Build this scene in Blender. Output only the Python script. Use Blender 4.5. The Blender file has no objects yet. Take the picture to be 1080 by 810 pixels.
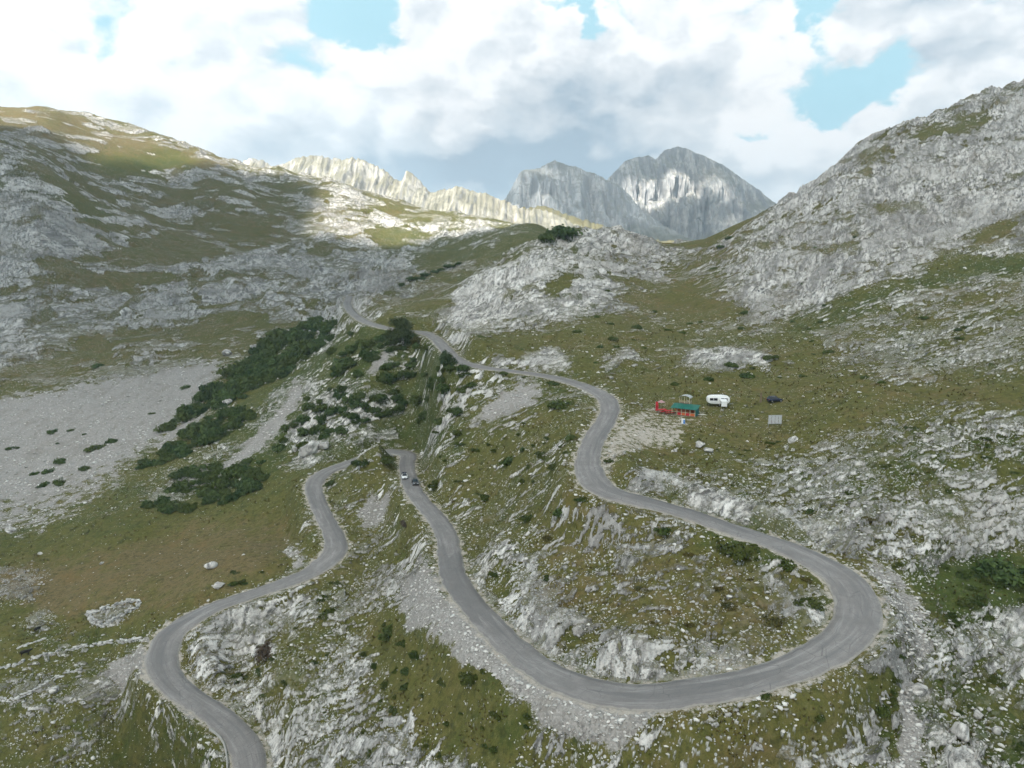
import bpy, bmesh, math, random
import numpy as np
from concurrent.futures import ThreadPoolExecutor
from mathutils import Vector, Matrix

random.seed(11)
rng = np.random.default_rng(11)
scene = bpy.context.scene
COL = scene.collection

# ------------------------------------------------------------------ camera model (metres, drone at the origin)
FPX = 750.0
PITCH = math.atan(125.0 / FPX)
CP, SP = math.cos(PITCH), math.sin(PITCH)

def ray(px, py):
    a = (px - 540.0) / FPX
    b = (405.0 - py) / FPX
    cy = CP + b * SP
    return a / cy, (-SP + b * CP) / cy          # x = s*y , z = e*y

def pt(px, py, y):
    s, e = ray(px, py)
    return (s * y, y, e * y)

def proj(x, y, z):
    dep = y * CP - z * SP
    up = y * SP + z * CP
    return 540.0 + FPX * x / dep, 405.0 - FPX * up / dep

# ------------------------------------------------------------------ survey of the valley: (px, py, forward distance)
ROAD_PZ = [(371,329,-26),(383,338,-27),(400,344,-28),(421,348,-29),(443,350,-30),(458,356,-30.8),(470,368,-31.8),
 (482,380,-32.6),(507,387,-33.6),(533,390.5,-34.3),(567,395,-35.2),(600,402,-36.2),(627,412,-37.2),(641,422,-38.0),
 (643,433,-38.6),(637,447,-39.3),(628,460,-40),(622,476,-40.8),(620,490,-41.5),(626,506,-42.2),(638,517,-42.8),
 (657,524,-43.4),(690,532,-44.2),(723,541,-45),(753,551.5,-45.8),(787,563,-46.6),(820,574,-47.4),(853,588,-48.2),
 (880,603,-49),(898,620,-49.8),(905,645,-50.6),(897,667,-51.3),(876,685,-52),(844,701,-52.7),(803,715,-53.5),
 (762,725,-54.2),(721,731,-55),(681,734.5,-55.7),(645,733,-56.4),(613,725,-57),(580,711,-57.7),(547,688,-58.6),
 (517,659,-59.5),(493,631,-60.3),(478,607,-61),(474,583,-61.7),(470,562,-62.3),(458,544,-63),(440,523,-63.8),
 (432,507,-64.6),(429,490,-65.3),None,
 (383,483,-67.8),(367,489,-68.5),(343,498,-69.4),(331,511,-70.3),(334,527,-71.3),(343,547,-72.5),(353,567,-73.7),
 (352,583,-74.8),(330,602,-76.3),(308,612,-77.4),(277,623,-78.7),(247,632.5,-80),(222,642,-81.2),(197,655.6,-82.6),
 (179,671,-84),(171,689.5,-85.3),(173,708,-86.6),(188,726.5,-87.9),(216,745,-89.3),(240,763.5,-90.7),(256,782,-92),
 (264,807,-93.3),(262,845,-95),(250,900,-97)]
ROAD = [(-118.0, 520.0, -22.0), (-106.0, 460.0, -24.0)]
for r in ROAD_PZ:
    if r is None:
        ROAD += [(-37.0, 245., -66.3), (-42.0, 252.5, -67.4), (-48.5, 254.5, -67.9)]
        continue
    s, e = ray(r[0], r[1])
    y = r[2] / e
    ROAD.append((s * y, y, r[2]))

CTRL = [ # loop interior and lower banks
(560,618,119),(520,572,141),(620,682,101),(750,690,94.5),(700,620,108),(820,650,100.5),(640,565,125),(690,550,128.2),
(440,650,126),(600,770,86.5),(500,720,101),(420,620,150),(380,600,170),(300,700,139),(380,760,113),(250,695,149),
(300,650,156),(400,700,126),(480,780,94),(395,520,211),(397,476,225),(386,481,225),(418,476,231),(404,472,229),(410,560,185),
# left meadow
(0,700,155),(100,645,172),(50,595,206),(200,590,199),(0,560,238),(150,540,237),(250,570,205),(310,560,206),(130,720,148),
(180,800,134),(50,800,131),(0,745,144),(90,770,137),
# scree and left gullies
(30,540,255),(100,480,300),(0,480,310),(180,420,370),(230,385,410),(0,430,360),(0,390,400),(150,370,430),(70,400,395),
(230,430,333),(200,480,285),(280,440,302),(300,390,360),(340,350,420),(350,400,310),(380,430,276),(330,472,260),(300,500,245),
(440,431,275),(480,420,228),(462,420,245),(455,452,236),(440,403,290),(520,430,215),(560,450,190),(560,500,165),(500,500,190),(520,540,164),(440,456,264),(400,462,263),
(590,430,196),(400,380,305),
# left mountain
(0,340,480),(100,340,500),(200,340,500),(300,330,500),(0,280,560),(100,290,580),(200,300,580),(300,290,640),(380,310,520),
(0,180,640),(60,190,680),(120,230,700),(200,250,780),(300,250,850),(400,260,850),(450,290,600),(430,312,475),(480,265,750),
(0,140,820),(100,180,880),(180,187,950),(240,190,960),(200,215,900),(0,114,960),(50,110.5,985),(100,127,1000),(140,140,1010),
(170,152,1010),(200,160,1030),(250,175,1080),(300,184,1050),(350,193,1050),(420,210,1080),(450,222,1080),(520,232,1080),(300,215,950),(400,235,960),(500,246,860),
(540,240,800),(575,246,850),
# central dome
(500,310,372),(540,281,392),(560,268,405),(600,249,445),(650,252,475),(700,253,500),(740,252,485),(500,349,302),(560,362,270),
(600,330,312),(650,300,372),(650,370,250),(720,330,330),(720,280,425),(480,330,345),
# right ridge
(770,238,480),(800,224,480),(840,204,470),(870,188,462),(900,170,452),(950,149,450),(1000,130,462),(1050,117,472),(1080,111,482),
(1250,58,480),(1250,160,390),(1250,280,260),(1250,380,190),(1250,460,150),(1250,600,120),(1250,760,95),
(800,330,300),(760,330,310),(860,320,290),(900,300,285),(950,280,290),(1000,265,295),(1080,230,300),(1000,200,370),(900,230,370),
(850,260,360),(1080,160,390),(960,330,250),(1080,290,255),(1080,350,210),(1000,380,205),(900,370,225),(800,370,245),(740,400,215),
(700,400,225),(700,430,192),(760,420,200),(820,430,190),(900,430,175),(1000,420,172),(1080,410,165),(1080,450,150),(960,480,150),
(850,480,158),(750,490,152),(700,508,143),(780,520,138),(850,560,124.5),(900,570,121.5),(960,560,125),(1040,580,122),(1060,612,115),
(1000,620,112),(945,640,105),(970,700,94),(1080,665,106),(1080,740,91),(980,780,83),(900,745,87),(800,772,82.5),(700,785,82),
(900,812,78),(680,470,163),(660,400,228),
# left edge outside the frame
(-170,100,960),(-170,180,640),(-170,280,560),(-170,390,400),(-170,480,310),(-170,560,238),(-170,700,155),(-170,820,128),
]
BACK = [ # xyz: ground hidden behind the crests
(20,560,6),(90,600,10),(-30,520,-8),(150,640,5),(260,620,45),(400,640,130),(330,700,75),(120,760,2),(30,820,45),(200,900,8),
(-900,1300,130),(-600,1350,110),(-350,1400,80),(-150,1400,30),(60,1400,10),(300,1400,40),(600,1300,80),(500,900,50),
(-1100,1150,190),(-760,1200,170),(0,60,-66),(-45,62,-84),(45,60,-60),(-90,75,-90),(70,70,-62),
]
pts = [pt(*c) for c in CTRL] + BACK + ROAD[::1]
pts = np.array(pts, float)

def uv_of(x, y):
    return np.stack([2.2 * x / y, np.log(y)], -1)

def tps_fit(xyz, lam):
    U = uv_of(xyz[:, 0], xyz[:, 1]); n = len(U)
    e = xyz[:, 2] / xyz[:, 1]
    d2 = ((U[:, None] - U[None]) ** 2).sum(-1)
    K = np.where(d2 > 0, 0.5 * d2 * np.log(np.maximum(d2, 1e-12)), 0) + lam * np.eye(n)
    Pm = np.concatenate([np.ones((n, 1)), U], 1)
    A = np.zeros((n + 3, n + 3)); A[:n, :n] = K; A[:n, n:] = Pm; A[n:, :n] = Pm.T
    b = np.zeros(n + 3); b[:n] = e
    return U, np.linalg.solve(A, b)

TU, TW = tps_fit(pts, 3e-4)

def tps_eval(q):
    d2 = ((q[:, None] - TU[None]) ** 2).sum(-1)
    K = 0.5 * d2 * np.log(np.maximum(d2, 1e-12))
    return K @ TW[:-3] + TW[-3] + q @ TW[-2:]

# ------------------------------------------------------------------ grid: columns of x/y, rows of y
QUAL = 1.0
sc_ = np.linspace(-0.80, 0.80, int(1540 * QUAL))
side = 0.80 + np.cumsum(np.linspace(0.002, 0.03, 42))
S = np.concatenate([-side[::-1], sc_, side])
near = np.geomspace(14, 62, 26)[:-1]
midr = np.geomspace(62, 1240, int(1380 * QUAL))
farr = np.geomspace(1240, 9000, 40)[1:]
Y = np.concatenate([near, midr, farr])
NR, NC = len(Y), len(S)

def catmull(src, q):
    n = len(src); W = np.zeros((len(q), n), np.float32)
    i = np.clip(np.searchsorted(src, q) - 1, 0, n - 2)
    t = (q - src[i]) / (src[i + 1] - src[i])
    w = np.stack([-.5*t**3 + t**2 - .5*t, 1.5*t**3 - 2.5*t**2 + 1, -1.5*t**3 + 2*t**2 + .5*t, .5*t**3 - .5*t**2], 1)
    for k in range(4):
        np.add.at(W, (np.arange(len(q)), np.clip(i - 1 + k, 0, n - 1)), w[:, k])
    return W

cs = np.linspace(-1.7, 1.7, 260); cv = np.linspace(math.log(12), math.log(1700), 200)
gs, gv = np.meshgrid(np.clip(cs, -1.05, 1.05), cv)
q = np.stack([2.2 * gs.ravel(), np.clip(gv.ravel(), math.log(55), math.log(1500))], -1)
with ThreadPoolExecutor(4) as ex:
    E0 = np.concatenate(list(ex.map(tps_eval, np.array_split(q, 16)))).reshape(gs.shape)
# below 55 m and beyond 1500 m the height (not the angle) is held
ycl = np.clip(np.exp(gv), 55, 1500)
E0 = E0 * ycl / np.exp(gv)
Wr = catmull(cv, np.clip(np.log(Y), cv[0], cv[-1])); Wc = catmull(cs, np.clip(S, cs[0], cs[-1]))
E = Wr @ E0.astype(np.float32) @ Wc.T
YY = np.repeat(Y[:, None], NC, 1).astype(np.float32); XX = (Y[:, None] * S[None]).astype(np.float32)
Ycap = np.minimum(YY, 1700.0)
ZB = (E * Ycap).astype(np.float32)
fade = np.clip((YY - 1350) / 1500, 0, 1)
ZB = ZB * (1 - fade) + (-15.0) * fade

# ------------------------------------------------------------------ noise
_perm = rng.permutation(4096).astype(np.int32)
_ang = rng.uniform(0, 2 * math.pi, 4096).astype(np.float32)
_gx, _gy = np.cos(_ang), np.sin(_ang)

def perlin(x, y):
    xi = np.floor(x); yi = np.floor(y)
    fx = (x - xi).astype(np.float32); fy = (y - yi).astype(np.float32)
    xi = xi.astype(np.int32); yi = yi.astype(np.int32)
    def h(i, j):
        return _perm[(_perm[i & 4095] + j) & 4095]
    u = fx*fx*fx*(fx*(fx*6-15)+10); v = fy*fy*fy*(fy*(fy*6-15)+10)
    def g(i, j, dx, dy):
        k = h(i, j); return _gx[k]*dx + _gy[k]*dy
    a = g(xi, yi, fx, fy); b = g(xi+1, yi, fx-1, fy)
    c = g(xi, yi+1, fx, fy-1); d = g(xi+1, yi+1, fx-1, fy-1)
    ab = a + u*(b-a); cd = c + u*(d-c)
    return (ab + v*(cd-ab)) * 1.5

def sstep(a, b, x):
    t = np.clip((x - a) / (b - a), 0, 1)
    return t*t*(3-2*t)

# ------------------------------------------------------------------ land cover, surveyed as outlines on the ground
MW, MH, MS = 600, 450, 2.0           # map cells of 2 px with a 60 px margin
OX, OY = 60.0, 45.0

def blur(a, r):
    if r < 0.5: return a
    k = np.exp(-0.5 * (np.arange(-int(3*r), int(3*r)+1) / r) ** 2); k /= k.sum()
    p = len(k) // 2
    b = np.pad(a, ((p, p), (0, 0)), 'edge'); b = sum(k[i] * b[i:i+a.shape[0]] for i in range(len(k)))
    c = np.pad(b, ((0, 0), (p, p)), 'edge'); return sum(k[i] * c[:, i:i+a.shape[1]] for i in range(len(k)))

_mx, _my = np.meshgrid((np.arange(MW) + .5) * MS - OX, (np.arange(MH) + .5) * MS - OY)

def poly_mask(poly):
    ins = np.zeros(_mx.shape, bool); n = len(poly)
    for i in range(n):
        (x0, y0), (x1, y1) = poly[i], poly[(i+1) % n]
        if y0 == y1: continue
        c = ((y0 > _my) != (y1 > _my)) & (_mx < (x1-x0) * (_my-y0) / (y1-y0) + x0)
        ins ^= c
    return ins.astype(np.float32)

def ell(cx, cy, rx, ry, n=14, rot=0.0):
    c, s = math.cos(math.radians(rot)), math.sin(math.radians(rot))
    return [(cx + rx*math.cos(t)*c - ry*math.sin(t)*s, cy + rx*math.cos(t)*s + ry*math.sin(t)*c) for t in [2*math.pi*i/n for i in range(n)]]

MAPS = {k: np.full(_mx.shape, v, np.float32) for k, v in dict(R=.26, G=0., D=.40, P=0., K=.5).items()}
def lay(ch, val, poly, b=4.0):
    m = np.clip(blur(poly_mask(poly), b*(1.7 if ch in 'GP' else 1.25) / MS), 0, 1)
    MAPS[ch] = MAPS[ch] * (1 - m) + val * m

# R rock cover, G gravel, D dry (brown) against green grass, P pale earth, K size of crags
for a in [
 ('K',.9,[(-60,100),(420,180),(440,260),(400,340),(200,380),(-60,420)],14),
 ('R',.76,[(-60,100),(420,180),(440,260),(400,340),(200,380),(-60,420)],14),
 ('D',.60,[(-60,100),(300,180),(560,240),(440,330),(300,360),(200,385),(-60,430)],14),
 ('R',.62,[(-60,110),(40,135),(120,180),(190,205),(200,228),(110,210),(-60,165)],6),
 ('D',.30,[(-60,165),(40,195),(130,225),(110,235),(40,215),(-60,180)],5),
 ('R',.16,[(-60,168),(40,195),(150,230),(110,238),(40,215),(-60,184)],4),
 ('R',.92,[(-60,165),(20,170),(62,205),(78,282),(40,285),(-60,300)],5),
 ('R',.58,[(90,235),(160,220),(220,275),(200,310),(120,305),(90,270)],8),
 ('R',.78,[(140,300),(230,285),(330,255),(420,262),(430,300),(380,325),(250,345),(190,340)],7),
 ('R',.52,[(180,198),(260,180),(420,212),(440,240),(300,228),(180,220)],5),
 ('R',.26,[(150,222),(250,230),(330,222),(345,246),(240,272),(170,255)],6),
 ('D',.62,[(150,222),(250,230),(330,222),(345,246),(240,272),(170,255)],6),
 ('R',.33,[(-60,100),(50,105),(140,138),(250,174),(240,186),(180,184),(100,165),(-60,128)],5),
 ('D',.78,[(-60,100),(50,105),(140,138),(250,174),(240,186),(180,184),(100,165),(-60,128)],5),  # dry hilltop grass, yellowed further in the colour to stand in for stronger sunlight
 ('R',.04,[(90,168),(180,160),(215,178),(160,184),(110,182)],4),('D',.25,[(90,168),(180,160),(215,178),(160,184),(110,182)],4),
 ('R',.60,[(390,238),(470,230),(560,238),(560,246),(470,262),(400,278)],5),
 ('D',.35,[(390,235),(560,235),(600,262),(400,290)],8),
 ('R',.52,[(60,340),(170,330),(200,370),(100,390),(0,395)],8),
 ('R',.22,[(190,345),(330,335),(300,380),(210,382)],6),
 ('R',.95,[(455,346),(478,312),(520,280),(560,264),(600,252),(660,250),(705,262),(690,300),(640,332),(590,345),(520,354)],6),
 ('K',1.0,[(455,346),(478,312),(520,280),(560,264),(600,252),(660,250),(705,262),(690,300),(640,332),(590,345),(520,354)],6),
 ('R',.15,[(575,305),(610,290),(600,305),(580,318)],3),('R',.10,[(645,275),(690,268),(680,285),(650,285)],3),
 ('D',.15,[(575,240),(625,238),(620,252),(580,262)],3),('R',.25,[(580,243),(620,240),(610,248),(585,252)],2),
 ('R',.66,[(640,262),(700,240),(770,220),(840,183),(900,146),(1000,110),(1140,70),(1140,300),(900,340),(760,345),(650,345)],8),
 ('D',.56,[(640,262),(700,240),(770,220),(840,183),(900,146),(1000,110),(1140,70),(1140,300),(900,340),(760,345),(650,345)],8),
 ('R',.92,[(755,335),(780,290),(800,258),(830,205),(866,160),(910,128),(1000,96),(1140,40),(1140,240),(1000,272),(930,290),(880,312),(830,332)],7),
 ('K',1.0,[(755,335),(780,290),(800,258),(830,205),(866,160),(910,128),(1000,96),(1140,40),(1140,240),(1000,272),(930,290),(880,312),(830,332)],7),
 ('R',.12,[(945,147),(975,128),(1045,118),(1055,128),(1000,142)],4),('D',.45,[(945,147),(975,128),(1045,118),(1055,128),(1000,142)],4),
 ('R',.25,[(690,245),(760,228),(830,200),(800,240),(760,262),(700,262)],4),
 ('R',.15,[(830,335),(930,298),(1010,272),(1140,262),(1140,285),(1000,300),(900,335),(840,350)],4),
 ('D',.15,[(830,335),(930,298),(1010,272),(1140,262),(1140,285),(1000,300),(900,335),(840,350)],5),
 ('R',.10,[(1010,268),(1050,235),(1080,232),(1070,250)],3),
 ('R',.45,[(640,300),(780,275),(755,340),(650,345)],8),('R',.14,[(660,335),(720,300),(790,330),(750,345)],5),
 ('R',.14,[(500,352),(640,335),(740,345),(720,372),(620,372),(520,372)],5),('D',.5,[(500,352),(640,335),(740,345),(720,372),(620,372),(520,372)],5),
 ('R',.13,[(640,395),(720,392),(830,360),(900,350),(1000,395),(1140,395),(1140,425),(940,440),(850,470),(740,490),(650,500),(650,440)],8),
 ('D',.50,[(640,395),(720,392),(830,360),(900,350),(1000,395),(1140,395),(1140,425),(940,440),(850,470),(740,490),(650,500),(650,440)],8),
 ('R',.97,[(716,384),(728,372),(770,363),(806,372),(812,386),(760,390)],3),
 ('R',.97,[(545,388),(556,376),(580,370),(604,378),(600,394),(570,391)],3),('R',.8,[(490,378),(520,374),(545,384),(520,386)],3),
 ('R',.8,[(625,385),(670,365),(675,372),(640,392)],3),
 ('R',.52,[(850,345),(960,315),(1140,280),(1140,385),(1000,390),(930,400),(880,385)],8),
 ('R',.47,[(850,480),(940,448),(1140,425),(1140,600),(960,590),(880,560),(760,535),(740,500)],10),
 ('D',.30,[(850,480),(940,448),(1140,425),(1140,600),(960,590),(880,560),(760,535),(740,500)],10),
 ('R',.68,[(880,560),(900,530),(990,515),(1140,510),(1140,590),(1060,595),(980,608),(930,592)],6),
 ('K',.9,[(880,560),(900,530),(990,515),(1140,510),(1140,590),(1060,595),(980,608),(930,592)],6),
 ('R',.9,[(650,505),(700,505),(760,520),(830,540),(915,575),(905,590),(820,562),(740,538),(660,520)],3),
 ('R',.06,[(985,600),(1060,585),(1140,590),(1140,650),(1060,640),(1000,640)],4),('D',.0,[(960,590),(1140,580),(1140,760),(990,720)],8),
 ('R',.52,[(940,640),(1000,660),(1140,640),(1140,860),(900,860),(880,760),(920,700)],10),
 ('D',.25,[(940,640),(1000,660),(1140,640),(1140,860),(900,860),(880,760),(920,700)],10),
 ('R',.85,[(1040,655),(1085,640),(1140,640),(1140,680),(1060,680)],4),
 ('R',1.0,[(985,768),(1010,775),(1045,795),(1050,830),(1010,820)],3),('R',1.0,[(943,733),(970,724),(992,740),(960,742)],3),
 ('R',.36,[(500,540),(640,530),(800,580),(880,640),(800,700),(640,690),(560,640)],8),
 ('D',.60,[(560,560),(640,545),(800,590),(860,640),(800,690),(640,680),(560,640)],10),
 ('D',.10,[(720,555),(830,585),(850,605),(780,595)],5),('R',.05,[(725,555),(830,588),(845,603),(790,590)],3),
 ('R',.74,[(492,590),(520,575),(548,572),(572,600),(596,640),(640,672),(740,682),(812,692),(780,708),(700,719),(640,714),(590,697),(540,658),(500,618)],4),
 ('R',.30,[(505,600),(530,590),(545,620),(525,635)],4),('R',.35,[(690,690),(740,690),(735,706),(700,708)],3),('R',.06,[(590,672),(632,680),(630,688),(600,685)],2),('R',.8,[(820,620),(870,640),(868,650),(835,648)],4),('R',.85,[(640,590),(720,570),(715,585),(660,600)],4),
 ('R',.54,[(290,490),(360,440),(420,395),(480,385),(505,415),(470,450),(420,470),(340,480)],9),
 ('D',.12,[(160,545),(230,470),(330,340),(430,345),(500,400),(470,480),(400,470),(300,500),(220,550)],12),
 ('R',.28,[(425,385),(468,372),(480,398),(458,468),(425,470)],5),
 ('R',1.0,[(315,482),(322,466),(345,468),(348,480),(326,495)],3),
 ('R',.95,[(268,440),(300,412),(330,395),(335,405),(300,430)],3),('R',.9,[(300,455),(340,420),(362,400),(372,410),(340,445),(312,470)],4),
 ('R',.6,[(150,520),(230,465),(280,460),(250,490),(170,540)],5),
 ('R',.02,[(-60,575),(100,545),(300,515),(325,560),(300,605),(180,650),(60,665),(-60,700)],7),
 ('D',.85,[(-60,600),(100,570),(250,545),(310,560),(290,605),(180,645),(60,650)],9),
 ('D',.35,[(-60,560),(100,545),(200,545),(60,590),(-60,600)],8),
 ('R',.27,[(-60,700),(110,680),(160,760),(230,860),(-60,860)],6),('D',.36,[(-60,690),(110,690),(220,810),(230,860),(-60,860)],8),
 ('R',.55,[(-60,590),(45,597),(50,615),(30,640),(-60,640)],5),('R',.5,[(15,650),(55,638),(60,655),(40,668)],3),
 ('R',.75,[(60,740),(110,715),(125,705),(130,730),(100,745)],5),
 ('R',.50,[(185,655),(330,625),(430,600),(480,680),(580,800),(590,860),(240,860),(250,770),(195,710)],8),
 ('D',.38,[(185,655),(330,625),(430,600),(480,680),(580,800),(590,860),(240,860),(250,770),(195,710)],8),
 ('R',.68,[(188,690),(215,665),(262,645),(320,648),(270,672),(250,695),(210,705)],5),
 ('R',.58,[(200,700),(240,700),(290,750),(310,800),(290,840),(270,790),(240,745)],5),
 ('R',.62,[(320,720),(380,680),(400,690),(350,760),(320,790)],7),
 ('R',.08,[(380,650),(440,640),(560,740),(600,790),(560,820),(460,790),(400,720)],6),
 ('R',.36,[(540,750),(700,745),(900,725),(900,870),(540,870)],8),('D',.5,[(560,760),(700,750),(900,730),(900,860),(560,860)],8),
 ('R',.12,[(800,735),(880,720),(900,790),(850,800)],6),
 ('G',.55,[(-60,500),(60,480),(130,460),(160,475),(100,530),(40,565),(-60,580)],6),
 ('G',.92,[(-60,430),(60,408),(130,398),(200,386),(238,380),(240,388),(215,415),(165,462),(118,490),(40,520),(-60,530)],4),
 ('G',.9,[(160,472),(200,436),(222,424),(226,430),(200,450),(172,475)],2),
 ('G',1.,[(228,496),(268,458),(296,428),(310,405),(326,398),(318,425),(290,462),(245,496)],2.5),
 ('G',.9,[(378,398),(405,372),(416,366),(414,378),(390,398)],2),
 ('G',.95,[(494,448),(520,420),(545,408),(570,402),(572,420),(540,438),(505,450)],3),
 ('G',.85,[(368,556),(385,530),(415,525),(412,540),(395,556)],3),
 ('G',.88,[(418,612),(448,596),(475,640),(520,680),(560,712),(600,738),(690,748),(715,780),(690,800),(600,802),(548,768),(500,725),(468,695),(430,658)],4),
 ('G',.66,[(905,585),(950,600),(980,650),(992,690),(965,722),(945,690),(930,640)],4),
 ('G',.9,[(942,742),(962,742),(975,780),(990,840),(915,840),(945,790)],3),
 ('G',.95,[(112,712),(130,690),(152,682),(168,720),(212,770),(195,792),(150,760),(125,735)],4),
 ('G',.7,[(298,560),(303,575),(318,580),(325,595),(310,600),(300,585)],2),
 ('P',.66,[(640,455),(665,445),(720,440),(726,466),(690,474),(660,480),(640,496),(632,484)],3),
 ('P',.7,[(650,445),(690,425),(700,440),(665,452)],3),
 ('R',.7,[(94,648),(146,635),(143,643),(112,658),(98,658)],2),
 ('P',.5,[(690,428),(745,432),(750,448),(700,452),(680,446)],3),
 ('P',.55,[(-60,385),(60,372),(110,378),(60,392),(-60,404)],6),
 ('P',.6,[(735,695),(770,680),(800,690),(770,705),(740,708)],5),
 ('P',.5,[(880,585),(940,600),(960,620),(925,610)],4),
]:
    lay(*a)
MAPST = np.stack([MAPS[k] for k in 'RGDPK'], -1)

def sample_maps(px, py):
    fx = np.clip((px + OX) / MS - .5, 0, MW - 1.001); fy = np.clip((py + OY) / MS - .5, 0, MH - 1.001)
    ix = fx.astype(np.int32); iy = fy.astype(np.int32); tx = (fx - ix)[..., None]; ty = (fy - iy)[..., None]
    a = MAPST[iy, ix] * (1-tx) + MAPST[iy, ix+1] * tx
    b = MAPST[iy+1, ix] * (1-tx) + MAPST[iy+1, ix+1] * tx
    return a * (1-ty) + b * ty

# ------------------------------------------------------------------ road centre line
def spline(P, step):
    P = np.array(P, float); out = []
    for i in range(len(P) - 1):
        p0, p1, p2, p3 = P[max(i-1, 0)], P[i], P[i+1], P[min(i+2, len(P)-1)]
        n = max(2, int(np.linalg.norm(p2 - p1) / 0.25))
        for t in np.linspace(0, 1, n, endpoint=False):
            out.append(0.5*((2*p1) + (-p0+p2)*t + (2*p0-5*p1+4*p2-p3)*t*t + (-p0+3*p1-3*p2+p3)*t**3))
    out.append(P[-1]); out = np.array(out)
    for _ in range(40):
        out[1:-1] = 0.5*out[1:-1] + 0.25*(out[:-2] + out[2:])
    L = np.concatenate([[0], np.cumsum(np.linalg.norm(np.diff(out, axis=0), axis=1))])
    s = np.arange(0, L[-1], step)
    return np.stack([np.interp(s, L, out[:, k]) for k in range(3)], 1), s

RC, RS = spline(ROAD, 0.5)
_k = np.ones(25) / 25
RC[:, 2] = np.convolve(np.pad(RC[:, 2], 12, 'edge'), _k, 'valid')
RT = np.gradient(RC[:, :2], axis=0); RT /= np.linalg.norm(RT, axis=1)[:, None]
RN = np.stack([-RT[:, 1], RT[:, 0]], 1)
curv = np.abs(np.gradient(np.unwrap(np.arctan2(RT[:, 1], RT[:, 0])))) / 0.5
curv = np.convolve(np.pad(curv, 20, 'edge'), np.ones(41)/41, 'valid')
HW = 2.55 + np.clip(curv * 12.0, 0, 1.0)          # half width, wider through the hairpins

RD = np.full((NR, NC), 99., np.float32); RZ = np.zeros((NR, NC), np.float32); RH = np.full((NR, NC), 2.6, np.float32)
LY = np.log(Y); RAD = 15.0
for i in range(len(RC)):
    x, y, z = RC[i]
    r0, r1 = np.searchsorted(Y, y - RAD), np.searchsorted(Y, y + RAD)
    c0 = np.searchsorted(S, min((x-RAD)/(y-RAD), (x-RAD)/(y+RAD))); c1 = np.searchsorted(S, max((x+RAD)/(y-RAD), (x+RAD)/(y+RAD)))
    if r1 <= r0 or c1 <= c0: continue
    d = np.hypot(XX[r0:r1, c0:c1] - x, YY[r0:r1, c0:c1] - y)
    m = d < RD[r0:r1, c0:c1]
    RD[r0:r1, c0:c1][m] = d[m]; RZ[r0:r1, c0:c1][m] = z; RH[r0:r1, c0:c1][m] = HW[i]

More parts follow.
